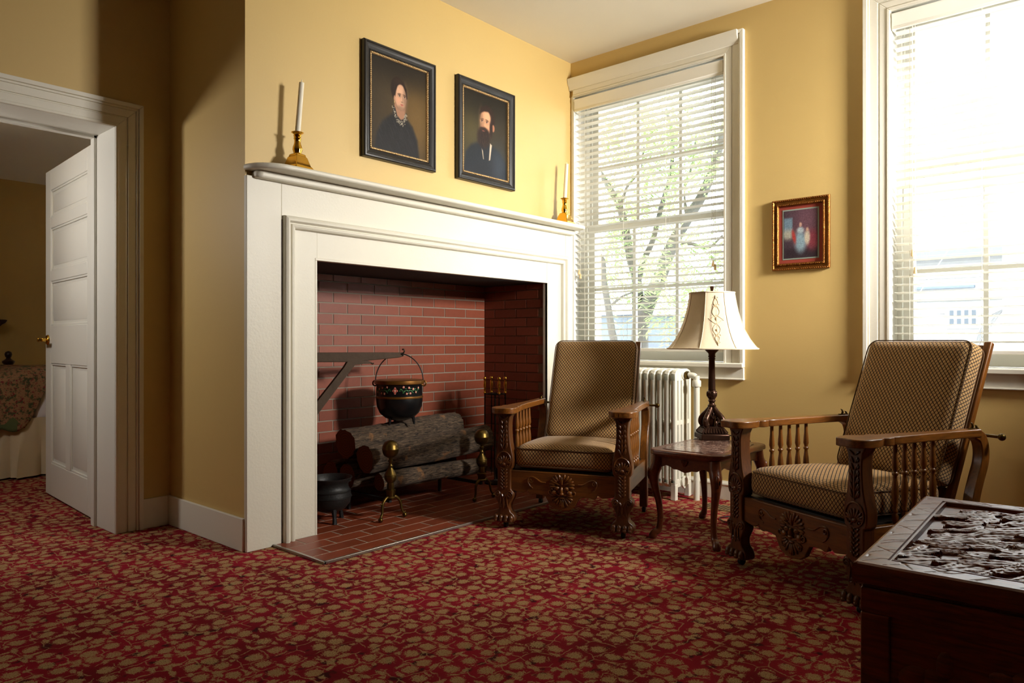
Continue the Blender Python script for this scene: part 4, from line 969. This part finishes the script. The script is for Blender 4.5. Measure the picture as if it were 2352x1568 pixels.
# ================================================================== ARMCHAIRS
def cushion(hx, hy, hz, r, crown_p=0, crown_n=0, n=14):
    """rounded cushion with uv in metres per face, centred on the origin; crown along +z / -z"""
    bm = bmesh.new(); uvl = bm.loops.layers.uv.new('UVMap')
    H3 = (hx, hy, hz)
    def grid(ax, sg):
        oth = [i for i in range(3) if i != ax]; g = [[None]*(n+1) for _ in range(n+1)]; uvs = {}
        def ease(t): return math.copysign(1-(1-abs(t))**1.6, t)
        for i in range(n+1):
            for j in range(n+1):
                q = [0,0,0]; q[ax] = sg*H3[ax]; q[oth[0]] = ease(-1+2*i/n)*H3[oth[0]]; q[oth[1]] = ease(-1+2*j/n)*H3[oth[1]]
                inner = [max(-H3[k]+r, min(H3[k]-r, q[k])) for k in range(3)]; d = Vector(q) - Vector(inner)
                p = Vector(inner) + d.normalized()*r if d.length > 1e-9 else Vector(q)
                u_, v_ = p.x/hx, p.y/hy; w = max(0, 1-u_*u_)*max(0, 1-v_*v_); w = w**.6
                p.z += (crown_p if p.z > 0 else -crown_n)*w*abs(p.z)/hz
                g[i][j] = bm.verts.new(p); uvs[g[i][j]] = (q[oth[0]], q[oth[1]])
        for i in range(n):
            for j in range(n):
                f = bm.faces.new((g[i][j], g[i+1][j], g[i+1][j+1], g[i][j+1])); f.smooth = True
                for l in f.loops: l[uvl].uv = uvs[l.vert]
    for ax in range(3):
        for sg in (-1, 1): grid(ax, sg)
    bmesh.ops.remove_doubles(bm, verts=bm.verts, dist=1e-5); bmesh.ops.recalc_face_normals(bm, faces=bm.faces)
    return bm
def bm_obj(name, bm, mat, parent):
    me = bpy.data.meshes.new(name); bm.to_mesh(me); bm.free(); me.materials.append(mat); o = bpy.data.objects.new(name, me); COL.objects.link(o); o.parent = parent; return o
def rrect(hx, hy, r, z, n=6):
    P = []
    for cx, cy, a0 in ((hx-r,hy-r,0),(-hx+r,hy-r,PI/2),(-hx+r,-hy+r,PI),(hx-r,-hy+r,1.5*PI)):
        for i in range(n+1): a_ = a0 + PI/2*i/n; P.append((cx+r*math.cos(a_), cy+r*math.sin(a_), z))
    return P
LEGP = [(.052,.034),(.062,.046),(.060,.062),(.052,.078),(.036,.090),(.030,.105),(.030,.125),(.037,.14),(.046,.155),(.054,.172),(.055,.190),(.050,.200),(.042,.206),(.038,.214),(.038,.318),(.046,.322),(.050,.338),(.052,.365),(.049,.395),(.042,.425),(.036,.455),(.032,.49),(.030,.53),(.0305,.565),(.034,.592),(.044,.610),(.046,.619)]
def leg_carving(y):
    c = MB()
    for i, x in enumerate((-.042,-.015,.015,.042)):
        c.sphere((x, y-.004, .056), (.014,.014,.020), 8, 6); c.sphere((x, y-.012, .046), (.010,.008,.010), 6, 5)
    for s in (-1, 1):
        c.tube(spiral(s*.034, .182, .017, 1.3, PI/2, -s, y-.001), .0036, 6)
        c.tube(bez((s*.034,y-.001,.199), (s*.018,y-.001,.20), (s*.012,y-.001,.165), (s*.024,y-.001,.115), 10), .003, 6); c.tube(spiral(s*.014, .122, .009, 1.1, PI/2, s, y-.001, 14), .0026, 5)
    c.petal(0, .105, 0, .06, .014, y, .005); c.petal(0, .160, .5, .035, .012, y, .005); c.petal(0, .160, -.5, .035, .012, y, .005)
    for i in range(6):
        z = .212 + i*.018; c.petal(.003, z, .75, .024, .011, y, .005); c.petal(-.003, z, -.75, .024, .011, y, .005); c.sphere((0, y, z+.014), (.0048,.005,.0048), 6, 5)
    c.tube([(.040*math.cos(q), y, .366+.045*math.sin(q)) for q in [2*PI*i/26 for i in range(26)]], .0035, 6, closed=True)
    for k_ in range(-4, 5): c.petal(math.sin(k_*.36)*.008, .350, k_*.36, .042-.002*abs(k_), .011, y, .0055)
    c.sphere((0, y-.002, .345), (.012,.007,.009), 8, 6)
    for s in (-1, 1): c.tube(spiral(s*.020, .337, .010, 1.0, PI/2, s, y-.001, 14), .003, 5)
    c.petal(0, .415, 0, .12, .010, y, .005)
    for i in range(6):
        z = .425 + i*.026; w_ = .030-.0022*i
        for s in (-1, 1): c.petal(s*.004, z, s*.45, w_+.008, .010, y, .005); c.petal(s*.014, z+.004, s*.30, w_*.8, .007, y, .004)
    for s in (-1, 1): c.petal(0, .585, s*1.0, .030, .010, y, .005)
    return c
def mask_carving(y, cz):
    c = MB()
    for s in (-1, 1):
        c.tube(smooth_path([(s*.178,y,cz+.022),(s*.186,y,cz+.04),(s*.182,y,cz+.058),(s*.165,y,cz+.066),(s*.14,y,cz+.058),(s*.115,y,cz+.042),(s*.088,y,cz+.040)], 4), .0034, 6)
        c.tube(spiral(s*.172, cz+.046, .013, 1.2, 0, s, y, 14), .003, 5); c.tube(bez((s*.180,y,cz+.03),(s*.176,y,cz+.01),(s*.165,y,cz+.012),(s*.16,y,cz+.006),8), .0028, 5)
        c.sphere((s*.026, y, cz+.014), (.015,.009,.012), 8, 6); c.sphere((s*.026, y-.006, cz+.018), (.007,.005,.004), 6, 5)
        c.petal(s*.008, cz+.034, s*1.25, .040, .010, y, .008); c.sphere((s*.040, y, cz-.008), (.017,.010,.014), 8, 6)
        for k_ in range(6):
            a_ = s*(.25+k_*.30); c.petal(math.sin(a_)*.030, cz+.030+math.cos(a_)*.022, a_, .040, .015, y, .007)
        for k_ in range(5):
            a_ = s*(PI-.15-k_*.34); c.petal(math.sin(a_)*.024, cz-.020+math.cos(a_)*.018, a_, .050-.003*k_, .015, y, .007)
        c.tube(spiral(s*.062, cz-.006, .019, 1.3, PI/2, s, y-.001), .0034, 6); c.tube(spiral(s*.040, cz-.050, .014, 1.3, PI/2, -s, y-.001, 16), .003, 6)
        c.petal(s*.004, cz-.022, s*1.3, .034, .010, y-.002, .007)
    c.sphere((0, y-.004, cz+.004), (.009,.012,.022), 8, 6); c.sphere((0, y-.006, cz-.012), (.013,.011,.008), 8, 6)
    c.sphere((0, y, cz-.034), (.016,.008,.006), 8, 6); c.petal(0, cz+.03, 0, .050, .016, y, .009); c.petal(0, cz-.09, 0, .045, .018, y, .008)
    return c
LX_ = .319
def make_chair(label):
    t = thing('morris_armchair', label, 'armchair', group='carved oak armchairs')
    for s in (-1, 1):
        poly = [(s*LX_+x, z) for x, z in LEGP] + [(s*LX_-x, z) for x, z in reversed(LEGP)]
        l = MB().prism(poly, 'y', -.300, -.243).build('front_leg', M['oakdark'], t, bevel=.005)
        c = leg_carving(-.302); c.v = [(p[0]+s*LX_, p[1], p[2]) for p in c.v]; c.build('leg_carving', M['oakdark'], l, smooth=50)
        # curved rear leg
        cl = smooth_path([(.335,.034),(.335,.14),(.335,.26),(.345,.36),(.372,.44),(.400,.51),(.404,.565),(.388,.610),(.352,.632)], 5); cl = [(p[0], p[1]) for p in [Vector((a,b,0)) for a, b in [(q[0], q[1]) for q in cl]]]
        lft, rgt = [], []
        for i in range(len(cl)):
            a, b = cl[max(i-1,0)], cl[min(i+1,len(cl)-1)]; tx, tz = b[0]-a[0], b[1]-a[1]; L = math.hypot(tx, tz); w_ = .022
            lft.append((cl[i][0]-tz/L*w_, cl[i][1]+tx/L*w_)); rgt.append((cl[i][0]+tz/L*w_, cl[i][1]-tx/L*w_))
        MB().prism(lft + rgt[::-1], 'x', s*LX_-.022, s*LX_+.022).build('rear_leg', M['oak'], t, bevel=.004)
        MB().box(s*LX_-.014, s*LX_+.014, -.245, .318, .212, .312).build('side_rail', M['oakx'], t, bevel=.003)
        arm = [(-.055,-.325),(-.045,-.346),(-.025,-.354),(-.005,-.348),(.015,-.354),(.04,-.350),(.060,-.338),(.071,-.310),(.073,-.272),(.064,-.236),(.048,-.214),(.044,-.206),(.054,-.192),(.056,-.170),(.048,-.152),(.034,-.146),(.041,-.135),(.040,-.10),(.031,.02),(.026,.16),(.026,.372),(-.026,.372),(-.026,.16),(-.031,.02),(-.040,-.10),(-.041,-.135),(-.034,-.146),(-.048,-.152),(-.056,-.170),(-.054,-.192),(-.044,-.206),(-.048,-.214),(-.062,-.236),(-.069,-.272),(-.067,-.305)]
        a = MB(); a.prism([(s*LX_+x, y) for x, y in arm], 'z', .617, .648); a.build('arm', M['oakx'], t, bevel=.004, bseg=3)
        for k_ in range(5):
            sp = MB(); sp.lathe([(.0075,.310),(.0115,.330),(.0125,.342),(.0075,.352),(.010,.357),(.010,.362),(.007,.366),(.0115,.400),(.0135,.430),(.012,.455),(.0085,.480),(.0075,.492),(.012,.497),(.012,.503),(.0075,.508),(.0085,.512),(.0125,.525),(.0115,.545),(.0085,.575),(.0075,.622)], 12)
            o = sp.build('spindle', M['oak'], t, smooth=50); o.location = (s*LX_, -.09+.052*k_, 0)
        for y in (-.272, .335):
            c = MB(); c.lathe([(.009,.022),(.009,.04)], 8, (s*LX_, y, 0)); 
            R = Matrix.Translation((s*LX_, y+.006, .017)) @ Matrix.Rotation(PI/2, 4, 'Y'); w_ = MB(); w_.lathe([(.012,-.011),(.017,-.008),(.017,.008),(.012,.011)], 16); w_.xf(R); c.add(w_.v, w_.f); c.build('caster', M['iron'], t, smooth=40)
        hk = MB(); hk.box(s*LX_-.005, s*LX_+.005, .33, .385, .646, .652)
        for q in range(4):
            y = .345+.026*q; z = .650-.024*q*q*.45 - (0 if q < 2 else .01); hk.tube([(s*LX_, y, z-.006),(s*LX_, y+.008, z+.010),(s*LX_, y+.004, z+.020),(s*LX_, y-.004, z+.024)], [.006,.005,.004,.002], 6)
        hk.build('ratchet_hook', M['oldbrass'], t, smooth=60)
    W_ = LX_-.034
    rail = [(-W_,.312),(W_,.312)] + [(x*s_, z) for s_, seq in ((1, [(W_,.208),(.25,.200),(.215,.195),(.195,.205),(.188,.212),(.180,.190),(.165,.187),(.15,.192),(.118,.192),(.092,.186),(.080,.165),(.068,.140),(.040,.122),(0,.116)]),) for x, z in seq] + [(-x, z) for x, z in [(.040,.122),(.068,.140),(.080,.165),(.092,.186),(.118,.192),(.15,.192),(.165,.187),(.180,.190),(.188,.212),(.195,.205),(.215,.195),(.25,.200),(W_,.208)]]
    fr = MB().prism(rail, 'y', -.286, -.262).build('front_rail', M['oakr'], t, bevel=.003)
    mask_carving(-.288, .218).build('mask_carving', M['oakr'], fr, smooth=50)
    MB().box(-W_, W_, .318, .342, .212, .312).build('rear_rail', M['oakr'], t, bevel=.003)
    MB().box(-LX_+.014, LX_-.014, -.262, .318, .292, .318).build('seat_deck', M['black'], t)
    sc_ = bm_obj('seat_cushion', cushion(.268, .264, .060, .042, .026, .0), M['fabric'], t); sc_.location = (0, -.014, .376); sc_.rotation_euler.x = math.radians(-1.5)
    pp = MB()
    for z in (.045, -.045): pp.tube(rrect(.265, .261, .045, z), .003, 6, closed=True)
    pp.build('piping', M['piping'], sc_, smooth=60)
    # reclining back: pivot at the rear of the seat
    tl = math.radians(-21.5)
    bc = bm_obj('back_cushion', cushion(.256, .312, .052, .036, .012, .0), M['fabric'], t)
    bc.rotation_euler.x = PI/2 + tl
    ax = Vector((0, math.sin(-tl), math.cos(-tl))); nrm = Vector((0, -math.cos(-tl), math.sin(-tl)))
    base = Vector((0, .222, .43)); ctr = base + ax*.312 - nrm*.052; bc.location = ctr
    pp = MB()
    for z in (.040, -.040): pp.tube(rrect(.254, .310, .045, z), .003, 6, closed=True)
    pp.build('piping', M['piping'], bc, smooth=60)
    bf = thing('back_frame', None, None); bf.parent = t; bpy.data.objects.remove(bf)
    B = MB()
    for s in (-1, 1): B.box(s*.245-.016, s*.245+.016, -.012, .014, -.06, .655)
    B.box(-.23, .23, -.010, .012, .585, .64); B.box(-.23, .23, -.010, .012, -.04, .01)
    for q in (.14, .29, .44): B.box(-.23, .23, -.008, .006, q, q+.045)
    bo = B.build('back_frame', M['oak'], t, bevel=.005); bo.rotation_euler.x = tl; bo.location = base - nrm*.118
    rd = MB(); rd.tube([(-.36,.436,.618),(.372,.436,.618)], .0065, 10)
    ro_ = rd.build('support_rod', M['oldbrass'], t, smooth=50)
    for x in (-.37, .382): MB().sphere((x,.436,.618), .0145, 14, 10).build('ball_end', M['oldbrass'], ro_, smooth=180)
    return t
ch1 = make_chair('carved oak armchair with diamond-pattern cushions in front of the hearth')
ch1.location = (1.524, -.833, 0); ch1.rotation_euler.z = -1.204
ch2 = copy_tree(ch1); ch2['label'] = 'carved oak armchair with diamond-pattern cushions beside the carved chest'
ch2.location = (1.471, -2.265, 0); ch2.rotation_euler.z = -2.01

# ================================================================== CARVED CHEST
CZ, CL, CW = .55, .80, .50
cx = thing('carved_chest', 'dark mahogany chest with deeply carved lid in the right foreground', 'chest', (-.175, -2.783, 0), math.radians(2.5))
nx, ny = 330, 206; xs = np.linspace(0, CL, nx+1); ys = np.linspace(0, -CW, ny+1); XX, YY = np.meshgrid(xs, ys); Hh = np.zeros_like(XX)
bd_ = .058
inside = (XX > bd_) & (XX < CL-bd_) & (YY < -bd_) & (YY > -CW+bd_)
rel = np.full_like(XX, -.011); r = np.random.default_rng(11)
def stamp(cx_, cy_, an, ln, wd__, h0, serr):
    du, dv = XX-cx_, YY-cy_; a = (du*math.cos(an)+dv*math.sin(an))/ln; b = (-du*math.sin(an)+dv*math.cos(an))/wd__
    b2 = b + .35*np.sin(2.4*a+serr*3)
    edge = np.abs(b2) + np.abs(a)**2.4 + .14*np.abs(np.sin(a*6+serr*9))
    hgt = h0*(1-.45*b2*b2) + .0022*b2 - .0022*np.exp(-(b2/.10)**2) - .0008*np.abs(np.sin(a*9+np.abs(b2)*5))
    m = edge < 1
    rel[m] = np.maximum(rel[m], hgt[m]-.011)
for k_ in range(150):
    x_, y_ = bd_+.02+(CL-2*bd_-.04)*r.random(), -bd_-.015-(CW-2*bd_-.03)*r.random()
    an = r.normal(-.75, .38); stamp(x_, y_, an, .030+.055*r.random(), .010+.014*r.random(), .004+.009*r.random(), r.random())
for k_ in range(6): stamp(.25+.4*r.random(), -.10-.055*k_, -.75+.15*r.normal(), .15, .013, .012, r.random())
Hh = np.where(inside, rel, 0)
ring = np.minimum.reduce([XX, CL-XX, -YY, CW+YY])
Hh = np.where((~inside) & (np.abs(ring-.049) < .0025), -.003, Hh)
vine = np.abs(np.sin(XX*38+2.2*np.sin(YY*31))*np.cos(YY*42+1.9*np.sin(XX*27)))
Hh = np.where((~inside) & (ring < .044) & (ring > .007) & (vine < .04), -.0014, Hh)
vs = np.stack([XX, YY, CZ+Hh], -1).reshape(-1, 3); i = np.arange(nx*ny); rr_, cc_ = i//nx, i % nx; a = rr_*(nx+1)+cc_
m_ = MB(); m_.v = [tuple(p) for p in vs.tolist()]; m_.f = [tuple(q) for q in np.stack([a, a+nx+1, a+nx+2, a+1], -1).tolist()]
lid = m_.build('carved_lid', M['mahog'], cx, smooth=32, recalc=False)
e = MB()
e.prism([(0,CZ-.045),(-.008,CZ-.040),(-.010,CZ-.012),(-.006,CZ-.003),(0,CZ)], 'y', -CW-.006, .006)
e.prism([(CL,CZ-.045),(CL+.008,CZ-.040),(CL+.010,CZ-.012),(CL+.006,CZ-.003),(CL,CZ)], 'y', -CW-.006, .006)
e.prism([(0,CZ-.045),(.008,CZ-.040),(.010,CZ-.012),(.006,CZ-.003),(0,CZ)], 'x', -.006, CL+.006)
e.prism([(-CW,CZ-.045),(-CW-.008,CZ-.040),(-CW-.010,CZ-.012),(-CW-.006,CZ-.003),(-CW,CZ)], 'x', -.006, CL+.006); e.box(.001, CL-.001, -CW+.001, -.001, CZ-.045, CZ-.018)
e.build('lid_edge', M['mahog'], lid, smooth=30)
b = MB(); b.box(.006, CL-.006, -CW+.006, -.006, .05, CZ-.046); body = b.build('body', M['mahog'], cx, bevel=.003)
for (xa, ax_) in ((.006, 'f'), ):
    f = MB()
    for ya, yb, za, zb in ((-CW+.006,-.006,.06,.10),(-CW+.006,-.006,CZ-.10,CZ-.05),(-CW+.006,-CW+.06,.1,CZ-.1),(-.06,-.006,.1,CZ-.1)): f.box(-.004, .007, ya, yb, za, zb)
    f.build('front_frame', M['mahog'], body, bevel=.003)
    c = MB()
    for k_ in range(26):
        y_, z_ = -.09-(CW-.18)*r.random(), .14+(CZ-.30)*r.random(); an = r.random()*3
        c.sphere((.004, y_, z_), (.006, .012+.012*r.random(), .030), 8, 6, Matrix.Rotation(an, 3, 'X'))
    tag(c.build('front_carving', M['mahog'], body, smooth=50), kind='stuff')
for x_, y_ in ((.04,-.04),(CL-.04,-.04),(.04,-CW+.04),(CL-.04,-CW+.04)):
    MB().lathe([(.030,0),(.034,.02),(.030,.05)], 8, (x_, y_, 0)).build('bracket_foot', M['mahog'], cx, bevel=.003)
cd = MB(); cd.tube(smooth_path([(-.30,-2.62,.005),(-.22,-2.60,.005),(-.12,-2.62,.005),(.0,-2.72,.005),(.1,-2.9,.005)], 6), .004, 6)
tag(cd.build('power_cable', M['black'], smooth=60), 'black power cable lying on the carpet by the chest', 'cable')

# ================================================================== BEDROOM
bed = thing('bed', 'bed with floral patchwork quilt and cream skirt beyond the open door', 'bed', (.6, 3.35, 0)); bo_ = (.6, 3.35, 0)
m_ = MB(); pts = []
X0, X1_, Y0, Y1 = -.27, 1.6, 2.93, 3.80; out = []
def edge(p0, p1, n):
    for i in range(n):
        q = i/n; x = p0[0]+(p1[0]-p0[0])*q; y = p0[1]+(p1[1]-p0[1])*q; out.append((x, y))
edge((X1_,Y0),(X0+.08,Y0),60); edge((X0+.08,Y0),(X0,Y0+.08),6); edge((X0,Y0+.08),(X0,Y1),30); edge((X0,Y1),(X1_,Y1),10); edge((X1_,Y1),(X1_,Y0),6)
n = len(out); vs = []
for z, amp, gr in ((.44,.004,0),(.30,.014,.004),(.15,.022,.01),(.015,.028,.016)):
    for i, (x, y) in enumerate(out):
        a_ = amp*math.sin(i*.9)+amp*.5*math.sin(i*2.3); cxx, cyy = x-.6, y-3.35; L = math.hypot(cxx, cyy)
        vs.append((x+(a_+gr)*(-1 if x < -.1 else 0), y-(a_+gr)*(1 if y < 3 else 0), z))
m_.add(vs, [(j*n+i, j*n+(i+1)%n, (j+1)*n+(i+1)%n, (j+1)*n+i) for j in range(3) for i in range(n)]); m_.build('bed_skirt', M['linen'], bed, smooth=60, off=bo_)
mt_ = bm_obj('mattress', cushion(.82, .43, .16, .06), M['sheet'], bed); mt_.location = (.74-bo_[0], 3.365-bo_[1], .56)
m_ = MB(); vs = []; NX, NY = 46, 34
for i in range(NX+1):
    x = -.325 + (1.6+.325)*(i/NX)**1.8
    for j in range(NY+1):
        q = j/NY
        hem = .36 + .31*float(sm(np.array(-.14), np.array(.04), np.array(x))) + .012*math.sin(x*40)
        top = .80; rr0 = .17; dl = max(0, rr0-(x+.33)); ztop = top - (rr0 - math.sqrt(max(0, rr0*rr0-dl*dl)))
        ztop = max(ztop, hem+.02)
        if q < .5: z = hem+(ztop-.05-hem)*(q/.5); y = 2.905-.012*math.sin(x*30)*(1-q*2)+.02*(q/.5)**2
        else: s_ = (q-.5)/.5; y = 2.925 + .9*s_; z = ztop - .05*(1-min(1, s_*8))**2 + .012*math.sin(x*14+y*9)
        vs.append((x, y, z))
m_.add(vs, [(i*(NY+1)+j, i*(NY+1)+j+1, (i+1)*(NY+1)+j+1, (i+1)*(NY+1)+j) for i in range(NX) for j in range(NY)])
end = []
for j in range(NY+1): p = vs[j]; end.append(p)
o0 = len(m_.v); 
for p in end: m_.v.append((p[0], max(p[1], 2.93), p[2])); m_.v.append((p[0]-.004, max(p[1], 2.93), .37))
m_.f += [(o0+2*j, o0+2*j+1, o0+2*j+3, o0+2*j+2) for j in range(NY)]
qo = m_.build('quilt', M['quilt'], bed, smooth=60, off=bo_); sd = qo.modifiers.new('thickness', 'SOLIDIFY'); sd.thickness = .012
p = MB(); p.lathe([(.030,0),(.030,.60),(.036,.62),(.028,.65),(.040,.69),(.044,.73),(.034,.765),(.018,.785),(.030,.80),(.046,.822),(.046,.834),(.020,.852),(.016,.862),(.024,.874),(.028,.892),(.022,.910),(.008,.918),(.001,.92)], 20)
tag(p.build('bedpost', M['darkwood'], smooth=50), 'dark turned wooden bedpost with ball finial behind the quilt', 'bedpost').location = (.05, 4.02, 0)
p = MB(); p.prism([(-.5,1.115),(.02,1.115),(.055,1.15),(.075,1.16),(.09,1.185),(.07,1.19),(-.5,1.19)], 'y', 4.20, 4.38); p.box(-.44, -.41, 4.23, 4.38, .98, 1.115)
tag(p.build('wall_shelf', M['darkwood'], bevel=.004), 'dark wooden shelf end on the bedroom wall at left edge', 'shelf')
def at(px, py, X):      # point on the plane x = X seen at that place of the photograph
    a_ = (px-1176)/FPX; dx = math.sin(YAW)+math.cos(YAW)*a_; dy = math.cos(YAW)-math.sin(YAW)*a_; dz = (784-py)/FPX; t_ = (X+1.7594)/dx
    return Vector((X, -3.2271+dy*t_, 1+dz*t_))
fp = thing('bedroom_picture', 'dark framed picture glimpsed behind the door hinge edge', 'picture', (.80, 4.38, 1.2))
m_ = MB(); m_.box(-.2, .2, -.02, .0, 0, .03); m_.box(-.2, .2, -.02, 0, .47, .50); m_.box(-.2, -.17, -.02, 0, .03, .47); m_.box(.17, .2, -.02, 0, .03, .47); m_.build('frame', M['darkwood'], fp, bevel=.003)
MB().box(-.17, .17, -.008, 0, .03, .47).build('print', simple('faded_print', (96, 90, 84), .5), fp)

# ================================================================== OUTDOORS
struct('ground_outside', MB().box(W+.36, 60, -40, 40, -1.0, -.9), M['ground'], 'pale street outside the windows')
tr = thing('street_tree', 'leafy street tree with forked trunk outside the corner window', 'tree', (7.0, at(1470, 790, 7.0).y, -.9)); to = tr.location.copy()
def limb(pts, r0, r1, X=7.0):
    P = smooth_path([at(a, b, X + (c if len(q) > 2 else 0)) for q in pts for a, b, c in [(*q, 0)[:3]]], 6); n = len(P)
    m_ = MB(); m_.tube(P, [r0+(r1-r0)*i/(n-1) for i in range(n)], 10); return m_, P
limbs = []
base = at(1468, 830, 7.0)
for pts, r0, r1, nm in [([(1468,1120,0),(1468,830,0),(1470,745,0),(1466,700,0),(1462,640,.1)], .15, .07, 'trunk'),
    ([(1472,745,0),(1492,690,0),(1522,620,.1),(1545,560,.2),(1580,500,.3),(1612,450,.4),(1640,380,.5),(1668,280,.6)], .11, .05, 'branch'),
    ([(1462,640,.1),(1448,590,0),(1440,545,-.1),(1425,480,-.2),(1405,440,-.3),(1380,400,-.4),(1350,360,-.5)], .07, .03, 'branch'),
    ([(1462,660,.1),(1478,600,.2),(1500,550,.3),(1520,470,.4),(1540,400,.5),(1545,320,.6),(1530,250,.7)], .05, .02, 'branch'),
    ([(1545,560,.2),(1590,560,.2),(1625,570,.1),(1660,540,.1)], .03, .012, 'branch'), ([(1580,500,.3),(1570,440,.4),(1590,380,.5),(1600,300,.5)], .03, .012, 'branch'),
    ([(1425,480,-.2),(1440,430,-.1),(1470,390,0),(1480,330,.1)], .025, .01, 'branch'), ([(1405,760,-.6),(1396,700,-.6),(1386,640,-.6),(1384,600,-.6),(1368,575,-.6)], .05, .035, 'branch'),
    ([(1405,1120,-.6),(1412,830,-.6),(1405,760,-.6)], .06, .05, 'branch'), ([(1405,700,-.6),(1430,680,-.5),(1452,672,-.4)], .02, .01, 'branch')]:
    m_, P = limb(pts, r0, r1); m_.build(nm, M['treebark'], tr, smooth=60, off=to); limbs.append(P)
rg = np.random.default_rng(21); lv = MB(); V, F = [], []
centres = []
for px, py, n_, sp in [(1400,330,26,.5),(1440,280,30,.5),(1500,300,30,.55),(1560,330,26,.5),(1620,300,26,.5),(1600,400,20,.45),(1530,370,16,.4),(1390,430,22,.35),(1450,470,26,.35),(1480,420,20,.35),(1420,560,26,.3),(1455,600,18,.25),(1400,640,16,.25),(1590,600,26,.32),(1640,560,22,.3),(1610,650,18,.28),(1560,690,14,.25),(1480,670,10,.2),(1380,520,14,.25),(1650,640,14,.25),(1500,520,12,.25),(1350,480,20,.4),(1680,400,20,.5),(1580,240,24,.5),(1480,220,24,.5),(1540,730,8,.15)]:
    c = at(px, py, 7.0)
    for k_ in range(int(n_*1.4)): centres.append(c + Vector((rg.normal()*.5, rg.normal()*sp*.62, rg.normal()*sp*.5)))
for c in centres:           # pinnate leaves: a drooping rachis with paired leaflets
    d = Vector((rg.normal(), rg.normal(), -.4+.4*rg.normal())).normalized(); sd_ = d.cross(Vector((0,0,1))).normalized()
    for k_ in range(9):
        for s in (-1, 1):
            p0 = c + d*(.03*k_) + Vector((0,0,-.004*k_*k_*.5)); tip = p0 + sd_*s*.085 + d*.03 + Vector((0,0,-.02+.02*rg.normal())); md = (p0+tip)/2; w_ = d*.017
            o = len(V); V += [p0, md+w_, tip, md-w_]; F.append((o, o+1, o+2, o+3))
lv.add(V, F); tag(lv.build('foliage', M['leaf'], tr, off=to, recalc=False), kind='stuff')
# white clapboard house across the street
XH = 16.0
hs = thing('clapboard_house', 'white clapboard house across the street seen through the right window', 'house', (XH, at(2240, 800, XH).y, -.9)); ho_ = hs.location.copy()
ya, yb = at(2620, 784, XH).y, at(1990, 784, XH).y; ze = at(2200, 592, XH).z
m_ = MB(); m_.box(XH+.06, XH+4, ya, yb, -.9, ze); m_.build('wall', M['outwhite'], hs, off=ho_)
z = -.9; dt = None
while z < ze-.1:
    m_ = MB(); m_.prism([(XH+.06, 0), (XH, 0), (XH+.045, .26), (XH+.06, .26)], 'y', ya, yb)
    if dt is None: o = m_.build('clapboard', M['outwhite'], hs, off=(ho_[0], ho_[1], 0)); dt = o.data
    else: o = bpy.data.objects.new('clapboard', dt); COL.objects.link(o); o.parent = hs
    o.location = (0, 0, z-ho_[2]); z += .25
m_ = MB(); m_.prism([(XH-.5, ze-.05), (XH-.45, ze+.15), (XH+4, ze+1.6), (XH+4, ze+1.45)], 'y', ya-.3, yb+.3); m_.build('roof', M['outgrey'], hs, off=ho_)
m_ = MB(); m_.box(XH-.12, XH+.02, at(2240,700,XH).y, yb, at(2200,662,XH).z, at(2200,656,XH).z); m_.box(XH-.08, XH+.02, ya, yb, at(2200,690,XH).z, at(2200,685,XH).z); m_.build('porch_moulding', M['outgrey'], hs, off=ho_)
p0, p1 = at(2178, 748, XH-.03), at(2246, 708, XH-.03)
wn = MB().box(XH-.05, XH+.02, p1.y-.06, p0.y+.06, p0.z-.06, p1.z+.06).build('attic_window', M['outwhite'], hs, off=ho_)
for i in range(4):
    for j in range(2):
        yy0 = p0.y+(p1.y-p0.y)*i/4; yy1 = p0.y+(p1.y-p0.y)*(i+1)/4; z0_ = p0.z+(p1.z-p0.z)*j/2; z1_ = p0.z+(p1.z-p0.z)*(j+1)/2
        MB().box(XH-.065, XH-.045, yy1+.03, yy0-.03, z0_+.03, z1_-.03).build('pane', M['outglass'], wn, off=ho_)
# low grey-blue shop seen below the tree
XS = 13.0; q0, q1 = at(1330, 790, XS), at(1462, 722, XS)
sh_ = thing('grey_shop', 'low grey-blue shopfront behind the tree trunk', 'building', (XS, (q0.y+q1.y)/2, -.9)); so_ = sh_.location.copy()
m_ = MB(); m_.box(XS, XS+3, q1.y, q0.y+1.5, -.9, q1.z); m_.build('wall', M['outgrey'], sh_, off=so_)
m_ = MB(); m_.box(XS-.2, XS+3.2, q1.y-.15, q0.y+1.6, q1.z, q1.z+.12); m_.build('cornice', M['outwhite'], sh_, off=so_)
w0, w1 = at(1372, 785, XS), at(1402, 760, XS)
for k_ in range(3):
    m_ = MB(); yy = q0.y - .3 - k_*.85; m_.box(XS-.04, XS+.02, yy-.6, yy, -.2, .95); m_.build('shop_window', M['outglass'], sh_, off=so_)
# utility pole with a cable
XP = 9.0; pp = thing('utility_pole', 'pale weathered utility pole by the right window edge', 'pole', (XP, at(2330, 784, XP).y, -.9))
MB().lathe([(.13,0),(.12,6),(.11,9)], 16).build('shaft', M['pole'], pp, smooth=60)
py_ = pp.location.y; m_ = MB()
for k_ in range(5): m_.tube(smooth_path([(0,.10,1.5+.05*k_),(0,.30+.03*k_,1.2-.1*k_),(0,.5,1.35),(0,.34,1.9+.05*k_),(0,.12,2.3)], 6), .010, 5)
tag(m_.build('cable_loop', M['pole'], pp), kind='stuff')
m_ = MB(); A_, B_ = at(2262, 450, 11.0), at(2120, 660, 11.0); m_.tube([A_+(A_-B_)*.8, A_, B_, B_+(B_-A_)*.3], .008, 5)
tag(m_.build('overhead_wire', M['pole']), 'thin overhead wire slanting past the right window', 'wire')
